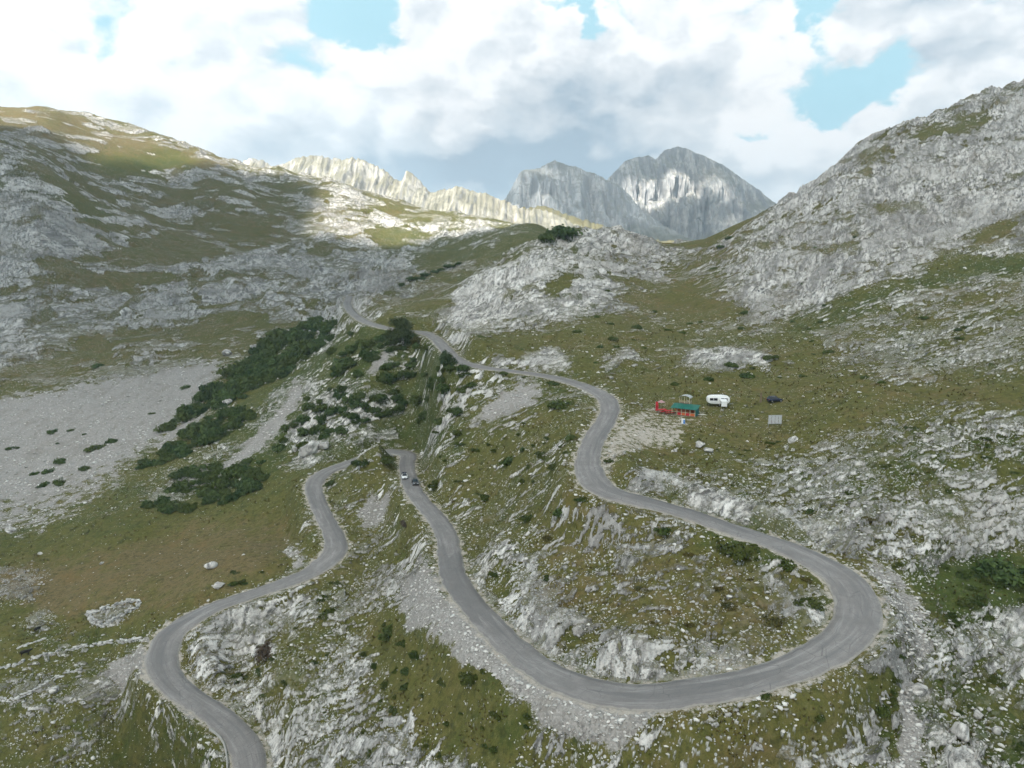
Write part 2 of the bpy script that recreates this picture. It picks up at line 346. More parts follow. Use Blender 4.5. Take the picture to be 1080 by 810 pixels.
# ------------------------------------------------------------------ terrain relief
def relief(r0, r1):
    x, y, zb = XX[r0:r1], YY[r0:r1], ZB[r0:r1].copy()
    rd, rz, rh = RD[r0:r1], RZ[r0:r1], RH[r0:r1]
    px, py = proj(x, y, zb)
    sz = np.maximum(y, 60.0); far0 = sstep(150., 600., y)
    X0_, Y0_ = x, y; y = y + 1.25*zb     # measured along the slope, so steep faces are not smeared
    # natural ragged borders of the land cover
    wx = perlin(x/9, y/9)*0.45 + perlin(x/3.1+7, y/3.1)*0.3
    wy = perlin(x/9+31, y/9+5)*0.45 + perlin(x/3.1+17, y/3.1+9)*0.3
    amp = (2.6 + 6.5*far0)*FPX/sz
    M = sample_maps(px + wx*amp, py + wy*amp*0.6)
    R, G, D, P, K = [M[..., i] for i in range(5)]
    R = np.clip(R + (0.16*perlin(x/17+4, y/17+1) + 0.20*perlin(x/48+1, y/48+6)*(.5+far0) + .30*far0*perlin(x/100+8, y/100) + .22*far0*np.minimum(0, 2.2*np.abs(perlin(x/60+3, (y+.6*x)/90+1))-.45)*2)*sstep(.02, .2, R), 0, 1)
    G = np.clip(G + 0.35*perlin(x/5.+2, y/5.)*sstep(0.02, .3, G)*sstep(1., .7, G), 0, 1)
    def oct_(lam): # octave fades when finer than the sheet can carry
        return sstep(1.2, 3.0, lam / (0.0024*sz))
    left = sstep(-60., -180., x - 0.05*Y0_)
    # bedding: strike runs away to the right near us, across the view on the left mountain
    ca = 0.84*(1-left) + 0.95*left; sa = np.sqrt(1-ca*ca)*(1-2*0.0*left)
    a = x*ca + y*sa; b = -x*sa + y*ca
    a = a + 3.0*perlin(x/14+3, y/14); b = b + 2.2*perlin(x/11, y/11+8) + 0.8*perlin(x/3.7, y/3.7+4)
    far_ = far0
    big = perlin(a/60, b/28+2)*0.55*far_ + perlin(a/24, b/13)*0.55 + perlin(a/9+9, b/5+3)*0.45
    mid = perlin(a/4.2+1, b/1.9+5)
    fine = perlin(a/1.7+4, b/0.85)
    bedr = .5-2*np.abs(perlin(a/15+5, b/2.6+1)); bed2 = .5-2*np.abs(perlin(a/6+2, b/1.15+6))
    field = big*0.58 + mid*0.46*oct_(3.) + fine*0.30*oct_(1.2) + bedr*0.16 + perlin(x/0.75+9, y/0.6)*0.16*oct_(.8)
    def saw(t_):
        f_ = t_ - np.floor(t_)
        return np.where(f_ < .82, f_/.82, (1-f_)/.18) - .5
    strat = saw((b + 1.6*perlin(x/6.5+2, y/6.5))/2.3)*0.75*oct_(2.) + saw((b + 4*perlin(x/21, y/21+4))/8.5)*(0.9 + 3.4*far_)
    led = perlin(x/95+3, (zb + .10*x + 4*perlin(x/40, y/40))/8.5)*.6 + perlin(x/40+3, (zb + .10*x + 3*perlin(x/30, y/30))/3.6)*.35
    field = field*(1-.45*left*far_) + 1.15*led*left*far_
    thr = np.interp(R, [0, .1, .3, .5, .7, .9, 1.0], [.95, .52, .15, -.08, -.30, -.56, -1.1])
    ex = field - thr
    rk = sstep(-0.03, 0.10, ex)
    prot = np.clip(ex, 0, 1.0)
    kk = 0.4 + 1.3*K
    lump = perlin(x/7.5, y/7.5+11)
    rid = .5-np.abs(perlin(x/5.2+2, y/5.2+6))*2
    rid2 = .5-np.abs(perlin(x/2.1+8, y/2.1+1))*2
    rid3 = .5-np.abs(perlin(x/0.9+5, y/0.9+2))*2
    cliff = (.5-2*np.abs(perlin(a/34+1, b/15+4)))*6.5*far_ + strat*1.25 + bedr*0.8*(0.6+far_) + bed2*0.55*oct_(1.6) + lump*1.3 + rid*0.75*oct_(5.) + rid2*0.42*oct_(2.1) + rid3*0.22*oct_(.9)
    h = rk*(0.25 + 0.55*np.sqrt(prot)) * kk + rk*np.clip(R-.25, 0, 1)*kk*0.75*cliff
    # stones in the turf
    st = perlin(x/0.8+3, y/0.62+3) + 0.5*perlin(x/0.36, y/0.36+7)
    sthr = np.interp(R, [0, .1, .3, .6, 1.], [1.15, .80, .50, .30, .2])
    ston = sstep(0.0, 0.12, st - sthr) * oct_(.9)
    stn = ston*(1-rk)
    h = h + stn*0.16
    # rolling turf and hummocks
    hum = perlin(x/34, y/34+2)*1.3 + perlin(x/13+4, y/13)*0.55 + perlin(x/4.4, y/4.4+9)*0.14 + perlin(x/1.5+1, y/1.5)*0.13*oct_(1.5) + np.abs(perlin(x/.7+1, y/.7+4))*0.10*oct_(.7)
    hum = hum*(1-0.75*G) + far_*(perlin(x/24+3, y/24)*1.8*(.4+R) + (.5-2*np.abs(perlin(x/85+3, y/150+2)))*11*sstep(.5, .9, R) + perlin(x/120+6, y/120)*7 + perlin(x/55, y/55+5)*3.5)*sstep(180., 420., y)
    # gravel lies smooth, with rills running down
    h = h*(1-G) + G*(0.05*perlin(x/1.3, y/1.3+3) + 0.10*perlin(x/3.0+6, y/3.0))
    rk = rk*(1-G)
    # road bench
    edge = rd - rh
    w = np.interp(R, [0, .5, .9, 1], [7.0, 5.0, 2.6, 2.0]); w = w*(1-G*0.0)
    t = sstep(1.0, 1.0 + w, edge); tn = sstep(0.4, 2.4, edge)
    z = (rz - 0.16)*(1-t) + (zb + hum)*t + h*tn
    z = np.where(edge < 0.25, np.minimum(z, rz - 0.14), z)
    verge = 1 - sstep(0.2, 2.0, edge + 1.0*perlin(x/2.3+2, y/2.3+4))
    rk = np.where(edge < 0.4, 0, rk); stn = stn*tn
    attr = np.stack([rk, G, D, np.maximum(P, verge*0.62)], -1).astype(np.float32)
    attr2 = np.stack([R, stn, K, verge], -1).astype(np.float32)
    return z.astype(np.float32), attr, attr2

chunks = np.array_split(np.arange(NR), 24)
with ThreadPoolExecutor(4) as ex:
    res = list(ex.map(lambda c: relief(c[0], c[-1]+1), chunks))
ZZ = np.concatenate([r[0] for r in res]); A1 = np.concatenate([r[1] for r in res]); A2 = np.concatenate([r[2] for r in res])
del res

def ground(px, py):
    """first point of the terrain met by the sight line through a survey mark"""
    s, e = ray(px, py)
    c = int(np.clip(np.searchsorted(S, s), 1, NC-1)); t = (s - S[c-1])/(S[c]-S[c-1])
    z = ZZ[:, c-1]*(1-t) + ZZ[:, c]*t
    k = np.nonzero(z >= e*Y)[0]; k = k[k > 26]
    if not len(k): return None
    i = k[0]
    return Vector((s*Y[i], Y[i], e*Y[i]))

def height(x, y):
    s = x/y
    c = int(np.clip(np.searchsorted(S, s), 1, NC-1)); r = int(np.clip(np.searchsorted(Y, y), 1, NR-1))
    t = (s - S[c-1])/(S[c]-S[c-1]); u = (y - Y[r-1])/(Y[r]-Y[r-1])
    return float((ZZ[r-1, c-1]*(1-t)+ZZ[r-1, c]*t)*(1-u) + (ZZ[r, c-1]*(1-t)+ZZ[r, c]*t)*u)

def cover(x, y):
    c = int(np.clip(np.searchsorted(S, x/y), 0, NC-1)); r = int(np.clip(np.searchsorted(Y, y), 0, NR-1))
    return A1[r, c], A2[r, c], RD[r, c]-RH[r, c]

# ------------------------------------------------------------------ mesh and material helpers
def np_mesh(name, V, Fq, smooth=True, attrs=None):
    me = bpy.data.meshes.new(name)
    V = np.ascontiguousarray(V, np.float32); Fq = np.ascontiguousarray(Fq, np.int32)
    n, k = Fq.shape
    me.vertices.add(len(V)); me.vertices.foreach_set('co', V.ravel())
    me.loops.add(n*k); me.loops.foreach_set('vertex_index', Fq.ravel())
    me.polygons.add(n); me.polygons.foreach_set('loop_start', np.arange(0, n*k, k, dtype=np.int32))
    try: me.polygons.foreach_set('loop_total', np.full(n, k, np.int32))
    except Exception: pass
    if smooth: me.polygons.foreach_set('use_smooth', np.ones(n, bool))
    for nm, arr in (attrs or {}).items():
        at = me.attributes.new(nm, 'FLOAT_COLOR', 'POINT'); at.data.foreach_set('color', np.ascontiguousarray(arr, np.float32).ravel())
    me.update(calc_edges=True)
    return me

def grid_faces(nr, nc, close=False):
    i = np.arange(nr-1)[:, None]*nc + np.arange(nc-1)[None]
    return np.stack([i, i+1, i+1+nc, i+nc], -1).reshape(-1, 4)

def link(me, name, mat=None, parent=None, **props):
    o = bpy.data.objects.new(name, me); COL.objects.link(o)
    if mat is not None and me is not None and not me.materials: me.materials.append(mat)
    if parent is not None: o.parent = parent
    for k, v in props.items(): o[k] = v
    return o

class NT:
    def __init__(self, tree): self.t = tree; self.n = tree.nodes; self.l = tree.links
    def new(self, t, **kw):
        nd = self.n.new(t)
        for k, v in kw.items(): setattr(nd, k, v)
        return nd
    def put(self, sock, v):
        if isinstance(v, bpy.types.NodeSocket): self.l.new(v, sock)
        elif isinstance(v, (tuple, list)):
            v = tuple(v)
            if len(sock.default_value) == 4 and len(v) == 3: v = v + (1,)
            sock.default_value = v
        elif v is not None: sock.default_value = v
    def math(self, op, a, b=None, c=None, clamp=False):
        nd = self.new('ShaderNodeMath', operation=op, use_clamp=clamp)
        for i, v in enumerate((a, b, c)):
            if v is not None: self.put(nd.inputs[i], v)
        return nd.outputs[0]
    def vmath(self, op, a, b=None):
        nd = self.new('ShaderNodeVectorMath', operation=op)
        self.put(nd.inputs[0], a)
        if b is not None: self.put(nd.inputs[1], b)
        return nd.outputs[1] if op in ('DOT_PRODUCT', 'LENGTH', 'DISTANCE') else nd.outputs[0]
    def mix(self, f, a, b, mode='MIX'):
        nd = self.new('ShaderNodeMix', data_type='RGBA', blend_type=mode)
        self.put(nd.inputs[0], f); self.put(nd.inputs[6], a); self.put(nd.inputs[7], b)
        return nd.outputs[2]
    def ramp(self, v, lo, hi, a=0., b=1.):
        nd = self.new('ShaderNodeMapRange', interpolation_type='SMOOTHSTEP')
        self.put(nd.inputs[0], v)
        for i, q_ in enumerate((lo, hi, a, b)): self.put(nd.inputs[1+i], q_)
        return nd.outputs[0]
    def scale(self, vec, s):
        nd = self.new('ShaderNodeMapping'); self.put(nd.inputs[0], vec)
        nd.inputs['Scale'].default_value = s if isinstance(s, tuple) else (s, s, s)
        return nd.outputs[0]
    def noise(self, vec, sc, det=4., rough=.55, dist=0.):
        nd = self.new('ShaderNodeTexNoise'); self.put(nd.inputs['Vector'], vec)
        nd.inputs['Scale'].default_value = sc; nd.inputs['Detail'].default_value = det
        nd.inputs['Roughness'].default_value = rough; nd.inputs['Distortion'].default_value = dist
        return nd.outputs[0]
    def voro(self, vec, sc, out=0, feat='F1', rand=1.):
        nd = self.new('ShaderNodeTexVoronoi', feature=feat); self.put(nd.inputs['Vector'], vec)
        nd.inputs['Scale'].default_value = sc; nd.inputs['Randomness'].default_value = rand
        return nd.outputs[out]
    def sep(self, c):
        nd = self.new('ShaderNodeSeparateColor'); self.put(nd.inputs[0], c); return nd.outputs
    def attr(self, name):
        return self.new('ShaderNodeAttribute', attribute_name=name)
    def bump(self, h, strength, dist, normal=None):
        nd = self.new('ShaderNodeBump'); self.put(nd.inputs['Height'], h)
        nd.inputs['Strength'].default_value = strength; nd.inputs['Distance'].default_value = dist
        if normal is not None: self.put(nd.inputs['Normal'], normal)
        return nd.outputs[0]

def new_mat(name):
    m = bpy.data.materials.new(name); m.use_nodes = True
    t = NT(m.node_tree); b = m.node_tree.nodes['Principled BSDF']
    b.inputs['Specular IOR Level'].default_value = 0.2
    return m, t, b

def simple_mat(name, col, rough=.6, metal=0., var=.12, sc=3., spec=.3, bump=0.):
    m, t, b = new_mat(name)
    tc = t.new('ShaderNodeTexCoord').outputs['Object']
    n = t.noise(tc, sc, 5., .6)
    lo = tuple(c*(1-var) for c in col); hi = tuple(min(1, c*(1+var)) for c in col)
    t.put(b.inputs['Base Color'], t.mix(n, lo, hi))
    b.inputs['Roughness'].default_value = rough; b.inputs['Metallic'].default_value = metal
    b.inputs['Specular IOR Level'].default_value = spec
    if bump: t.put(b.inputs['Normal'], t.bump(n, bump, .05))
    return m

def rock_colour(t, pos, k=1.0):
    """grey limestone: weathering streaks, warm iron stains, lichen"""
    rp = t.new('ShaderNodeMapping'); t.put(rp.inputs[0], pos); rp.inputs['Rotation'].default_value = (.25, .15, -.75)
    n1 = t.noise(t.scale(rp.outputs[0], (.20, 1.3, .55)), .62, 8., .70, .5)
    n2 = t.noise(pos, .05, 5., .6)
    n3 = t.noise(pos, 2.2, 6., .74)
    n4 = t.noise(t.scale(rp.outputs[0], (.22, 1.1, .5)), .12, 8., .68)
    c = t.mix(t.ramp(n1, .36, .58), (.12*k, .117*k, .113*k), (.78*k, .755*k, .72*k))
    c = t.mix(t.math('MULTIPLY', t.ramp(n4, .47, .60), .72), c, (.21*k, .203*k, .195*k))
    c = t.mix(t.math('MULTIPLY', t.ramp(t.noise(t.scale(rp.outputs[0], (.4, 1., .5)), .035, 6., .65), .50, .64), .55), c, (.27*k, .255*k, .235*k))
    slab = t.ramp(t.noise(t.scale(rp.outputs[0], (.5, 1., .6)), .045, 5., .6), .50, .60)
    c = t.mix(t.math('MULTIPLY', slab, .55), c, (.56*k, .54*k, .51*k))
    c = t.mix(t.math('MULTIPLY', t.ramp(n2, .54, .74), .4), c, (.40*k, .355*k, .29*k))
    c = t.mix(t.math('MULTIPLY', t.ramp(n3, .54, .70), .75), c, (.11*k, .112*k, .105*k))
    c = t.mix(t.math('MULTIPLY', t.ramp(n3, .43, .30), .6), c, (.84*k, .82*k, .78*k))
    wv = t.new('ShaderNodeTexNoise'); t.put(wv.inputs['Vector'], pos); wv.inputs['Scale'].default_value = .25; wv.inputs['Detail'].default_value = 6.; wv.inputs['Roughness'].default_value = .7
    wp = t.vmath('ADD', t.scale(rp.outputs[0], (.16, 1., .40)), t.vmath('MULTIPLY', wv.outputs[1], (2.2, 2.2, 2.2)))
    cr = t.math('MAXIMUM', t.ramp(t.voro(wp, .11, 0, 'DISTANCE_TO_EDGE'), .045, .0), t.math('MULTIPLY', t.ramp(t.voro(wp, .42, 0, 'DISTANCE_TO_EDGE'), .07, .0), .75))
    c = t.mix(t.math('MULTIPLY', t.math('MULTIPLY', cr, t.ramp(n2, .42, .60)), .6), c, (.055*k, .055*k, .045*k))
    return c, t.math('SUBTRACT', n1, t.math('MULTIPLY', cr, .25)), n3

def terrain_material():
    m, t, b = new_mat('karst_slope')
    pos = t.new('ShaderNodeTexCoord').outputs['Object']
    a1 = t.attr('cover'); s1 = t.sep(a1.outputs['Color']); pale = a1.outputs['Alpha']
    a2 = t.attr('relief'); s2 = t.sep(a2.outputs['Color']); verge = a2.outputs['Alpha']
    rk, gr, dry = s1[0], s1[1], s1[2]
    dens, stn = s2[0], s2[1]
    rock, n1, n3 = rock_colour(t, pos)
    # lichen greys the older, drier upper faces
    rock = t.mix(t.math('MULTIPLY', t.ramp(t.math('ADD', dry, t.math('MULTIPLY', t.math('SUBTRACT', t.noise(pos, .03, 5., .6), .5), .5)), .40, .66), .62), rock, t.mix(.45, (.155, .150, .145), rock))
    # turf
    g1 = t.noise(pos, .045, 5., .6); g2 = t.noise(pos, .28, 6., .68); g3 = t.noise(pos, 1.9, 5., .7)
    dryn = t.math('ADD', dry, t.math('MULTIPLY', t.math('SUBTRACT', g2, .5), 1.3), clamp=True)
    dryn = t.math('ADD', dryn, t.math('MULTIPLY', t.math('SUBTRACT', g1, .5), .8), clamp=True)
    turf = t.mix(t.ramp(dryn, .0, .5), (.044, .064, .012), (.096, .093, .024))
    turf = t.mix(t.ramp(dryn, .45, .95), turf, (.145, .110, .052))
    turf = t.mix(t.math('MULTIPLY', t.ramp(g3, .5, .75), .5), turf, (.052, .054, .024))
    turf = t.mix(t.math('MULTIPLY', t.ramp(g3, .45, .25), .35), turf, (.20, .175, .11))
    g4 = t.noise(pos, 5.5, 4., .75); g5 = t.noise(pos, .9, 7., .78)
    turf = t.mix(t.math('MULTIPLY', t.ramp(g5, .50, .60), .55), turf, (.030, .036, .012))
    turf = t.mix(t.math('MULTIPLY', t.ramp(g5, .46, .36), .45), turf, (.165, .145, .072))
    turf = t.mix(t.math('MULTIPLY', t.ramp(g4, .54, .66), .55), turf, (.026, .030, .010))
    turf = t.mix(t.math('MULTIPLY', t.ramp(g4, .44, .34), .35), turf, (.19, .17, .095))
    heath = t.ramp(t.noise(pos, .42, 7., .72), .54, .63)
    rust = t.ramp(t.noise(pos, .11, 8., .74), .50, .66)
    turf = t.mix(t.math('MULTIPLY', t.math('MULTIPLY', rust, t.ramp(dry, .2, .7)), .6), turf, (.150, .100, .040))
    turf = t.mix(t.math('MULTIPLY', heath, .6), turf, (.034, .038, .013))
    # scattered white stones in the turf
    clus = t.ramp(t.noise(pos, .13, 6., .7), .42, .62, .15, 1.5)
    dens0 = dens; dens = t.math('MULTIPLY', dens, clus)
    v1 = t.voro(pos, 1.15); v1c = t.sep(t.voro(pos, 1.15, 1))[0]
    keep = t.math('LESS_THAN', v1c, t.math('ADD', t.math('MULTIPLY', dens, .75), .02))
    peb = t.math('MULTIPLY', t.ramp(t.math('ADD', v1, t.math('MULTIPLY', g3, .25)), .42, .34), keep)
    v2 = t.voro(pos, 2.9); v2c = t.sep(t.voro(pos, 2.9, 1))[0]
    keep2 = t.math('LESS_THAN', v2c, t.math('ADD', t.math('MULTIPLY', dens, .7), .0))
    peb = t.math('MAXIMUM', peb, t.math('MULTIPLY', t.ramp(v2, .38, .28), keep2))
    peb = t.math('MAXIMUM', peb, t.math('MULTIPLY', stn, t.ramp(clus, .2, .8))); dens = dens0
    pebcol = t.mix(t.ramp(g3, .35, .65), (.30, .30, .29), (.58, .57, .55))
    turf = t.mix(peb, turf, pebcol)
    # rock with torn edges and grass in its joints
    rf = t.math('ADD', rk, t.math('MULTIPLY', t.math('SUBTRACT', n3, .5), 1.5))
    rf = t.math('MULTIPLY', t.ramp(rf, .35, .62), t.ramp(rk, .02, .3))
    joint = t.ramp(t.noise(t.scale(pos, (.8, .45, .6)), .55, 8., .74), .535, .60)
    ge = t.new('ShaderNodeNewGeometry'); nz = t.new('ShaderNodeSeparateXYZ'); t.put(nz.inputs[0], ge.outputs['Normal'])
    shelf = t.math('MULTIPLY', t.ramp(t.math('ADD', nz.outputs[2], t.math('MULTIPLY', t.math('SUBTRACT', n3, .5), .8)), .80, .92), t.ramp(dens, .99, .80, 0., .8))
    joint = t.math('MAXIMUM', joint, shelf)
    rf = t.math('MULTIPLY', rf, t.math('SUBTRACT', 1., t.math('MULTIPLY', joint, t.ramp(dens, 1.0, .55, .35, .92))))
    strip = t.ramp(t.noise(t.scale(pos, (.8, .5, 1.0)), .055, 8., .68), .555, .60)
    rf = t.math('MULTIPLY', rf, t.math('SUBTRACT', 1., t.math('MULTIPLY', strip, t.ramp(dens, 1.0, .85, .55, .9))))
    col = t.mix(rf, turf, rock)
    # gravel
    gv = t.voro(pos, 3.2, 1); gvs = t.sep(gv)[0]
    gcol = t.mix(gvs, (.185, .174, .163), (.335, .318, .300))
    gcol = t.mix(t.math('MULTIPLY', t.ramp(g2, .5, .7), .5), gcol, (.30, .285, .26))
    gcol = t.mix(t.math('MULTIPLY', t.ramp(t.noise(t.scale(pos, (1, .5, .5)), .16, 6., .68), .47, .66), .6), gcol, (.185, .170, .150))
    gf = t.ramp(t.math('ADD', gr, t.math('MULTIPLY', t.math('SUBTRACT', t.noise(pos, .55, 8., .75), .5), 2.2)), .40, .60)
    col = t.mix(gf, col, gcol)
    # pale trodden earth and verges
    pcol = t.mix(t.noise(pos, 1.4, 5., .7), (.26, .235, .20), (.47, .43, .38))
    pf = t.ramp(t.math('ADD', pale, t.math('MULTIPLY', t.math('SUBTRACT', t.noise(pos, .7, 8., .74), .5), 2.4)), .42, .72)
    col = t.mix(t.math('MULTIPLY', pf, t.math('SUBTRACT', 1., t.math('MULTIPLY', rf, .8))), col, pcol)
    t.put(b.inputs['Base Color'], col)
    b.inputs['Roughness'].default_value = .92; b.inputs['Specular IOR Level'].default_value = .12
    hh = t.math('ADD', t.math('MULTIPLY', n1, .55), t.math('MULTIPLY', n3, .35))
    hh = t.math('ADD', t.math('MULTIPLY', hh, rf), t.math('MULTIPLY', t.math('ADD', peb, t.math('MULTIPLY', g3, .5)), .22))
    t.put(b.inputs['Normal'], t.bump(hh, .85, .9))
    return m

tme = np_mesh('terrain', np.stack([XX, YY, ZZ], -1).reshape(-1, 3), grid_faces(NR, NC), True,
              {'cover': A1.reshape(-1, 4), 'relief': A2.reshape(-1, 4)})
terrain = link(tme, 'terrain', terrain_material(), kind='structure')

# ------------------------------------------------------------------ road
def road_mesh():
    prof = [(-1.0, -.16), (-.985, .0), (-.5, .05), (0, .08), (.5, .05), (.985, 0.), (1.0, -.16)]
    wob = np.array([[random.uniform(-.24, .20) for _ in range(2)] for _ in range(len(RC)//4+2)])
    V = []; C = []
    for i in range(len(RC)):
        wl = wob[i//4]*(1-(i % 4)/4) + wob[i//4+1]*((i % 4)/4)
        for u, dz in prof:
            h = HW[i] + (wl[0] if u < 0 else wl[1])*abs(u)
            V.append((RC[i, 0]+RN[i, 0]*u*h, RC[i, 1]+RN[i, 1]*u*h, RC[i, 2]+dz)); C.append((u*.5+.5, RS[i]/1000., HW[i]/10., 1))
    return np_mesh('road', np.array(V), grid_faces(len(RC), len(prof)), True, {'lane': np.array(C)})

def road_material():
    m, t, b = new_mat('worn_asphalt')
    pos = t.new('ShaderNodeTexCoord').outputs['Object']
    ln = t.sep(t.attr('lane').outputs['Color']); u = ln[0]; s = t.math('MULTIPLY', ln[1], 1000.)
    cv_ = t.new('ShaderNodeCombineXYZ'); t.put(cv_.inputs[0], t.math('MULTIPLY', u, 5.)); t.put(cv_.inputs[1], t.math('MULTIPLY', s, .06))
    streak = t.noise(cv_.outputs[0], 1.4, 5., .6)
    n = t.noise(pos, .35, 6., .65); f = t.noise(pos, 7., 3., .7)
    c = t.mix(t.ramp(n, .3, .7), (.165, .156, .152), (.232, .220, .213))
    c = t.mix(t.math('MULTIPLY', t.ramp(streak, .5, .66), .8), c, (.150, .146, .146))
    c = t.mix(t.math('MULTIPLY', t.ramp(streak, .48, .30), .5), c, (.345, .335, .325))
    c = t.mix(t.math('MULTIPLY', f, .25), c, (.16, .156, .155))
    # patches and tar seams
    pv = t.sep(t.voro(cv_.outputs[0], .55, 1))[0]
    c = t.mix(t.math('MULTIPLY', t.math('LESS_THAN', pv, .16), .5), c, (.125, .122, .122))
    ck = t.ramp(t.voro(pos, .45, 0, 'DISTANCE_TO_EDGE'), .035, .0)
    c = t.mix(t.math('MULTIPLY', t.math('MULTIPLY', ck, t.ramp(n, .45, .6)), .5), c, (.06, .06, .06))
    e = t.math('ABSOLUTE', t.math('SUBTRACT', u, .5))
    e = t.math('ADD', e, t.math('MULTIPLY', t.math('SUBTRACT', t.noise(pos, .9, 6., .7), .5), .22))
    c = t.mix(t.math('MULTIPLY', t.ramp(e, .43, .49), .6), c, (.33, .31, .275))
    t.put(b.inputs['Base Color'], c); b.inputs['Roughness'].default_value = .85
    t.put(b.inputs['Normal'], t.bump(f, .25, .03))
    return m
road = link(road_mesh(), 'road', road_material(), kind='structure')

# ------------------------------------------------------------------ far mountains, each at its own distance
def mountain_material(name, light, dark, turf, tz, tsoft, streak, warm=.3):
    m, t, b = new_mat(name)
    pos = t.new('ShaderNodeTexCoord').outputs['Object']
    sx = t.new('ShaderNodeSeparateXYZ'); t.put(sx.inputs[0], pos)
    v = t.noise(t.scale(pos, (1, .35, .09)), streak, 6., .66)
    n = t.noise(pos, .006, 6., .62); f = t.noise(pos, .03, 6., .7)
    c = t.mix(t.ramp(v, .42, .59), dark, light)
    c = t.mix(t.math('MULTIPLY', t.ramp(f, .50, .60), .8), c, dark)
    c = t.mix(t.math('MULTIPLY', t.ramp(n, .5, .7), warm), c, (.42, .37, .30))
    ge = t.new('ShaderNodeNewGeometry'); nz = t.new('ShaderNodeSeparateXYZ'); t.put(nz.inputs[0], ge.outputs['Normal'])
    flat = t.ramp(t.math('ADD', nz.outputs[2], t.math('MULTIPLY', t.math('SUBTRACT', f, .5), .7)), .62, .82)
    low = t.ramp(t.math('ADD', sx.outputs[2], t.math('MULTIPLY', t.math('SUBTRACT', n, .5), 220.)), tz+tsoft, tz-tsoft)
    c = t.mix(t.math('MAXIMUM', t.math('MULTIPLY', flat, .45), low), c, t.mix(f, turf, tuple(x*1.7 for x in turf)))
    t.put(b.inputs['Base Color'], c); b.inputs['Roughness'].default_value = .95; b.inputs['Specular IOR Level'].default_value = .05
    t.put(b.inputs['Normal'], t.bump(t.math('ADD', v, t.math('MULTIPLY', f, .6)), .8, 14.))
    return m

def mountain(name, top, base_py, y_top, y_base, mat, rib, rib_w, rough, nu=520, nv=150, seed=0.):
    top = np.array(top, float)
    px = np.linspace(top[0, 0], top[-1, 0], nu)
    pyt = np.interp(px, top[:, 0], top[:, 1])
    v = np.linspace(0, 1, nv); vb = np.linspace(0, 1, 30)[1:]
    s = (px - 540)/FPX
    rows = []
    xt = s*y_top/(CP+0*s); et = np.array([ray(a, b_)[1] for a, b_ in zip(px, pyt)]); st = np.array([ray(a, b_)[0] for a, b_ in zip(px, pyt)])
    zt = et*y_top; xt = st*y_top
    zt = zt + perlin(xt/(rough*6)+seed, xt*0+2)*rough*.30 + perlin(xt/(rough*2)+seed, xt*0+5)*rough*.16 + perlin(xt/(rough*.7), xt*0+9+seed)*rough*.12 - np.abs(perlin(xt/(rough*.4)+seed, xt*0+3))*rough*.22 + perlin(xt/(rough*.16), xt*0+1)*rough*.06 + rough*.05
    eb = np.array([ray(a, base_py)[1] for a in px]); zb = np.minimum(eb*y_base, zt-8)
    for k in v:
        y = y_base + (y_top-y_base)*(k**1.0)
        z = zb + (zt-zb)*(k**1.15); x = xt*(y/y_top)**.6
        w = 4*k*(1-k)*.5 + .5*(1-k)**.5
        d = (1-np.abs(perlin(x/rib_w+seed, z/(rib_w*5)+1))*2)*rib + (1-np.abs(perlin(x/(rib_w*.38)+seed+4, z/(rib_w*2)))*2)*rib*.45
        d = d + perlin(x/(rib_w*3)+2, z/(rib_w*3)+seed)*rib*1.6 + perlin(x/(rib_w*.15)+3, z/(rib_w*.6)+seed)*rib*.22
        zz = z + (perlin(x/40+seed, z/22)*.16 + perlin(x/120, z/60+seed)*.3)*rib*w
        rows.append(np.stack([x, y - d*w - 0*x, zz], -1))
    last = rows[-1]
    for k in vb:
        rows.append(np.stack([last[:, 0], last[:, 1] + 1300*k, last[:, 2] - (last[:, 2] - zb + 60)*k**.8], -1))
    V = np.concatenate(rows)
    return link(np_mesh(name, V, grid_faces(len(rows), nu), True), name, mat, kind='structure')

mountain('limestone_ridge', [(225,186),(236,178),(250,172),(258,167),(268,166),(280,168),(292,175),(302,172),(310,168),(320,164),(335,166),(352,166),(362,168),
  (372,165),(385,166),(395,172),(408,181),(417,191),(424,194),(428,183),(434,184),(440,190),(447,197),(454,205),(470,203),(486,199),(496,203),(510,205),(525,209),
  (545,214),(565,221),(590,228),(615,240),(640,254)], 256, 1950, 1650,
  mountain_material('pale_ridge_rock', (.47, .45, .41), (.23, .225, .21), (.14, .13, .07), 5, 25, .035, .35), 34, 42, 40, seed=1.3)
mountain('mountain_massif', [(505,250),(520,222),(533,209),(541,196),(547,184),(553,179),(560,178),(570,177),(578,172),(586,170),(597,174),(606,175),(614,179),(628,184),(640,189),(655,197),
  (675,220),(700,238),(735,256)], 262, 3350, 2900,
  mountain_material('grey_massif_rock', (.62, .62, .62), (.33, .34, .35), (.13,.13,.10), 150, 50, .022, .15), 120, 110, 26, seed=5.1)
mountain('mountain_peak', [(575,240),(600,218),(625,200),(640,190),(650,180),(660,170),(672,166),(684,164),(692,167),(700,158),(708,156),(716,155),(724,157),(736,162),
  (750,168),(765,176),(780,186),(795,197),(806,205),(830,222),(870,250)], 262, 3800, 3400,
  mountain_material('fluted_peak_rock', (.52, .51, .49), (.27, .275, .285), (.09, .09, .05), 120, 40, .030, .25), 62, 48, 26, seed=8.7)
mountain('meadow_hill', [(500,262),(530,226),(552,221),(575,222),(600,227),(630,236),(670,246),(720,256),(760,268)], 268, 2500, 2200,
  mountain_material('dry_meadow', (.17, .145, .075), (.12, .11, .055), (.13, .115, .055), 400, 50, .01, .1), 10, 160, 60, nu=260, nv=60, seed=3.3)

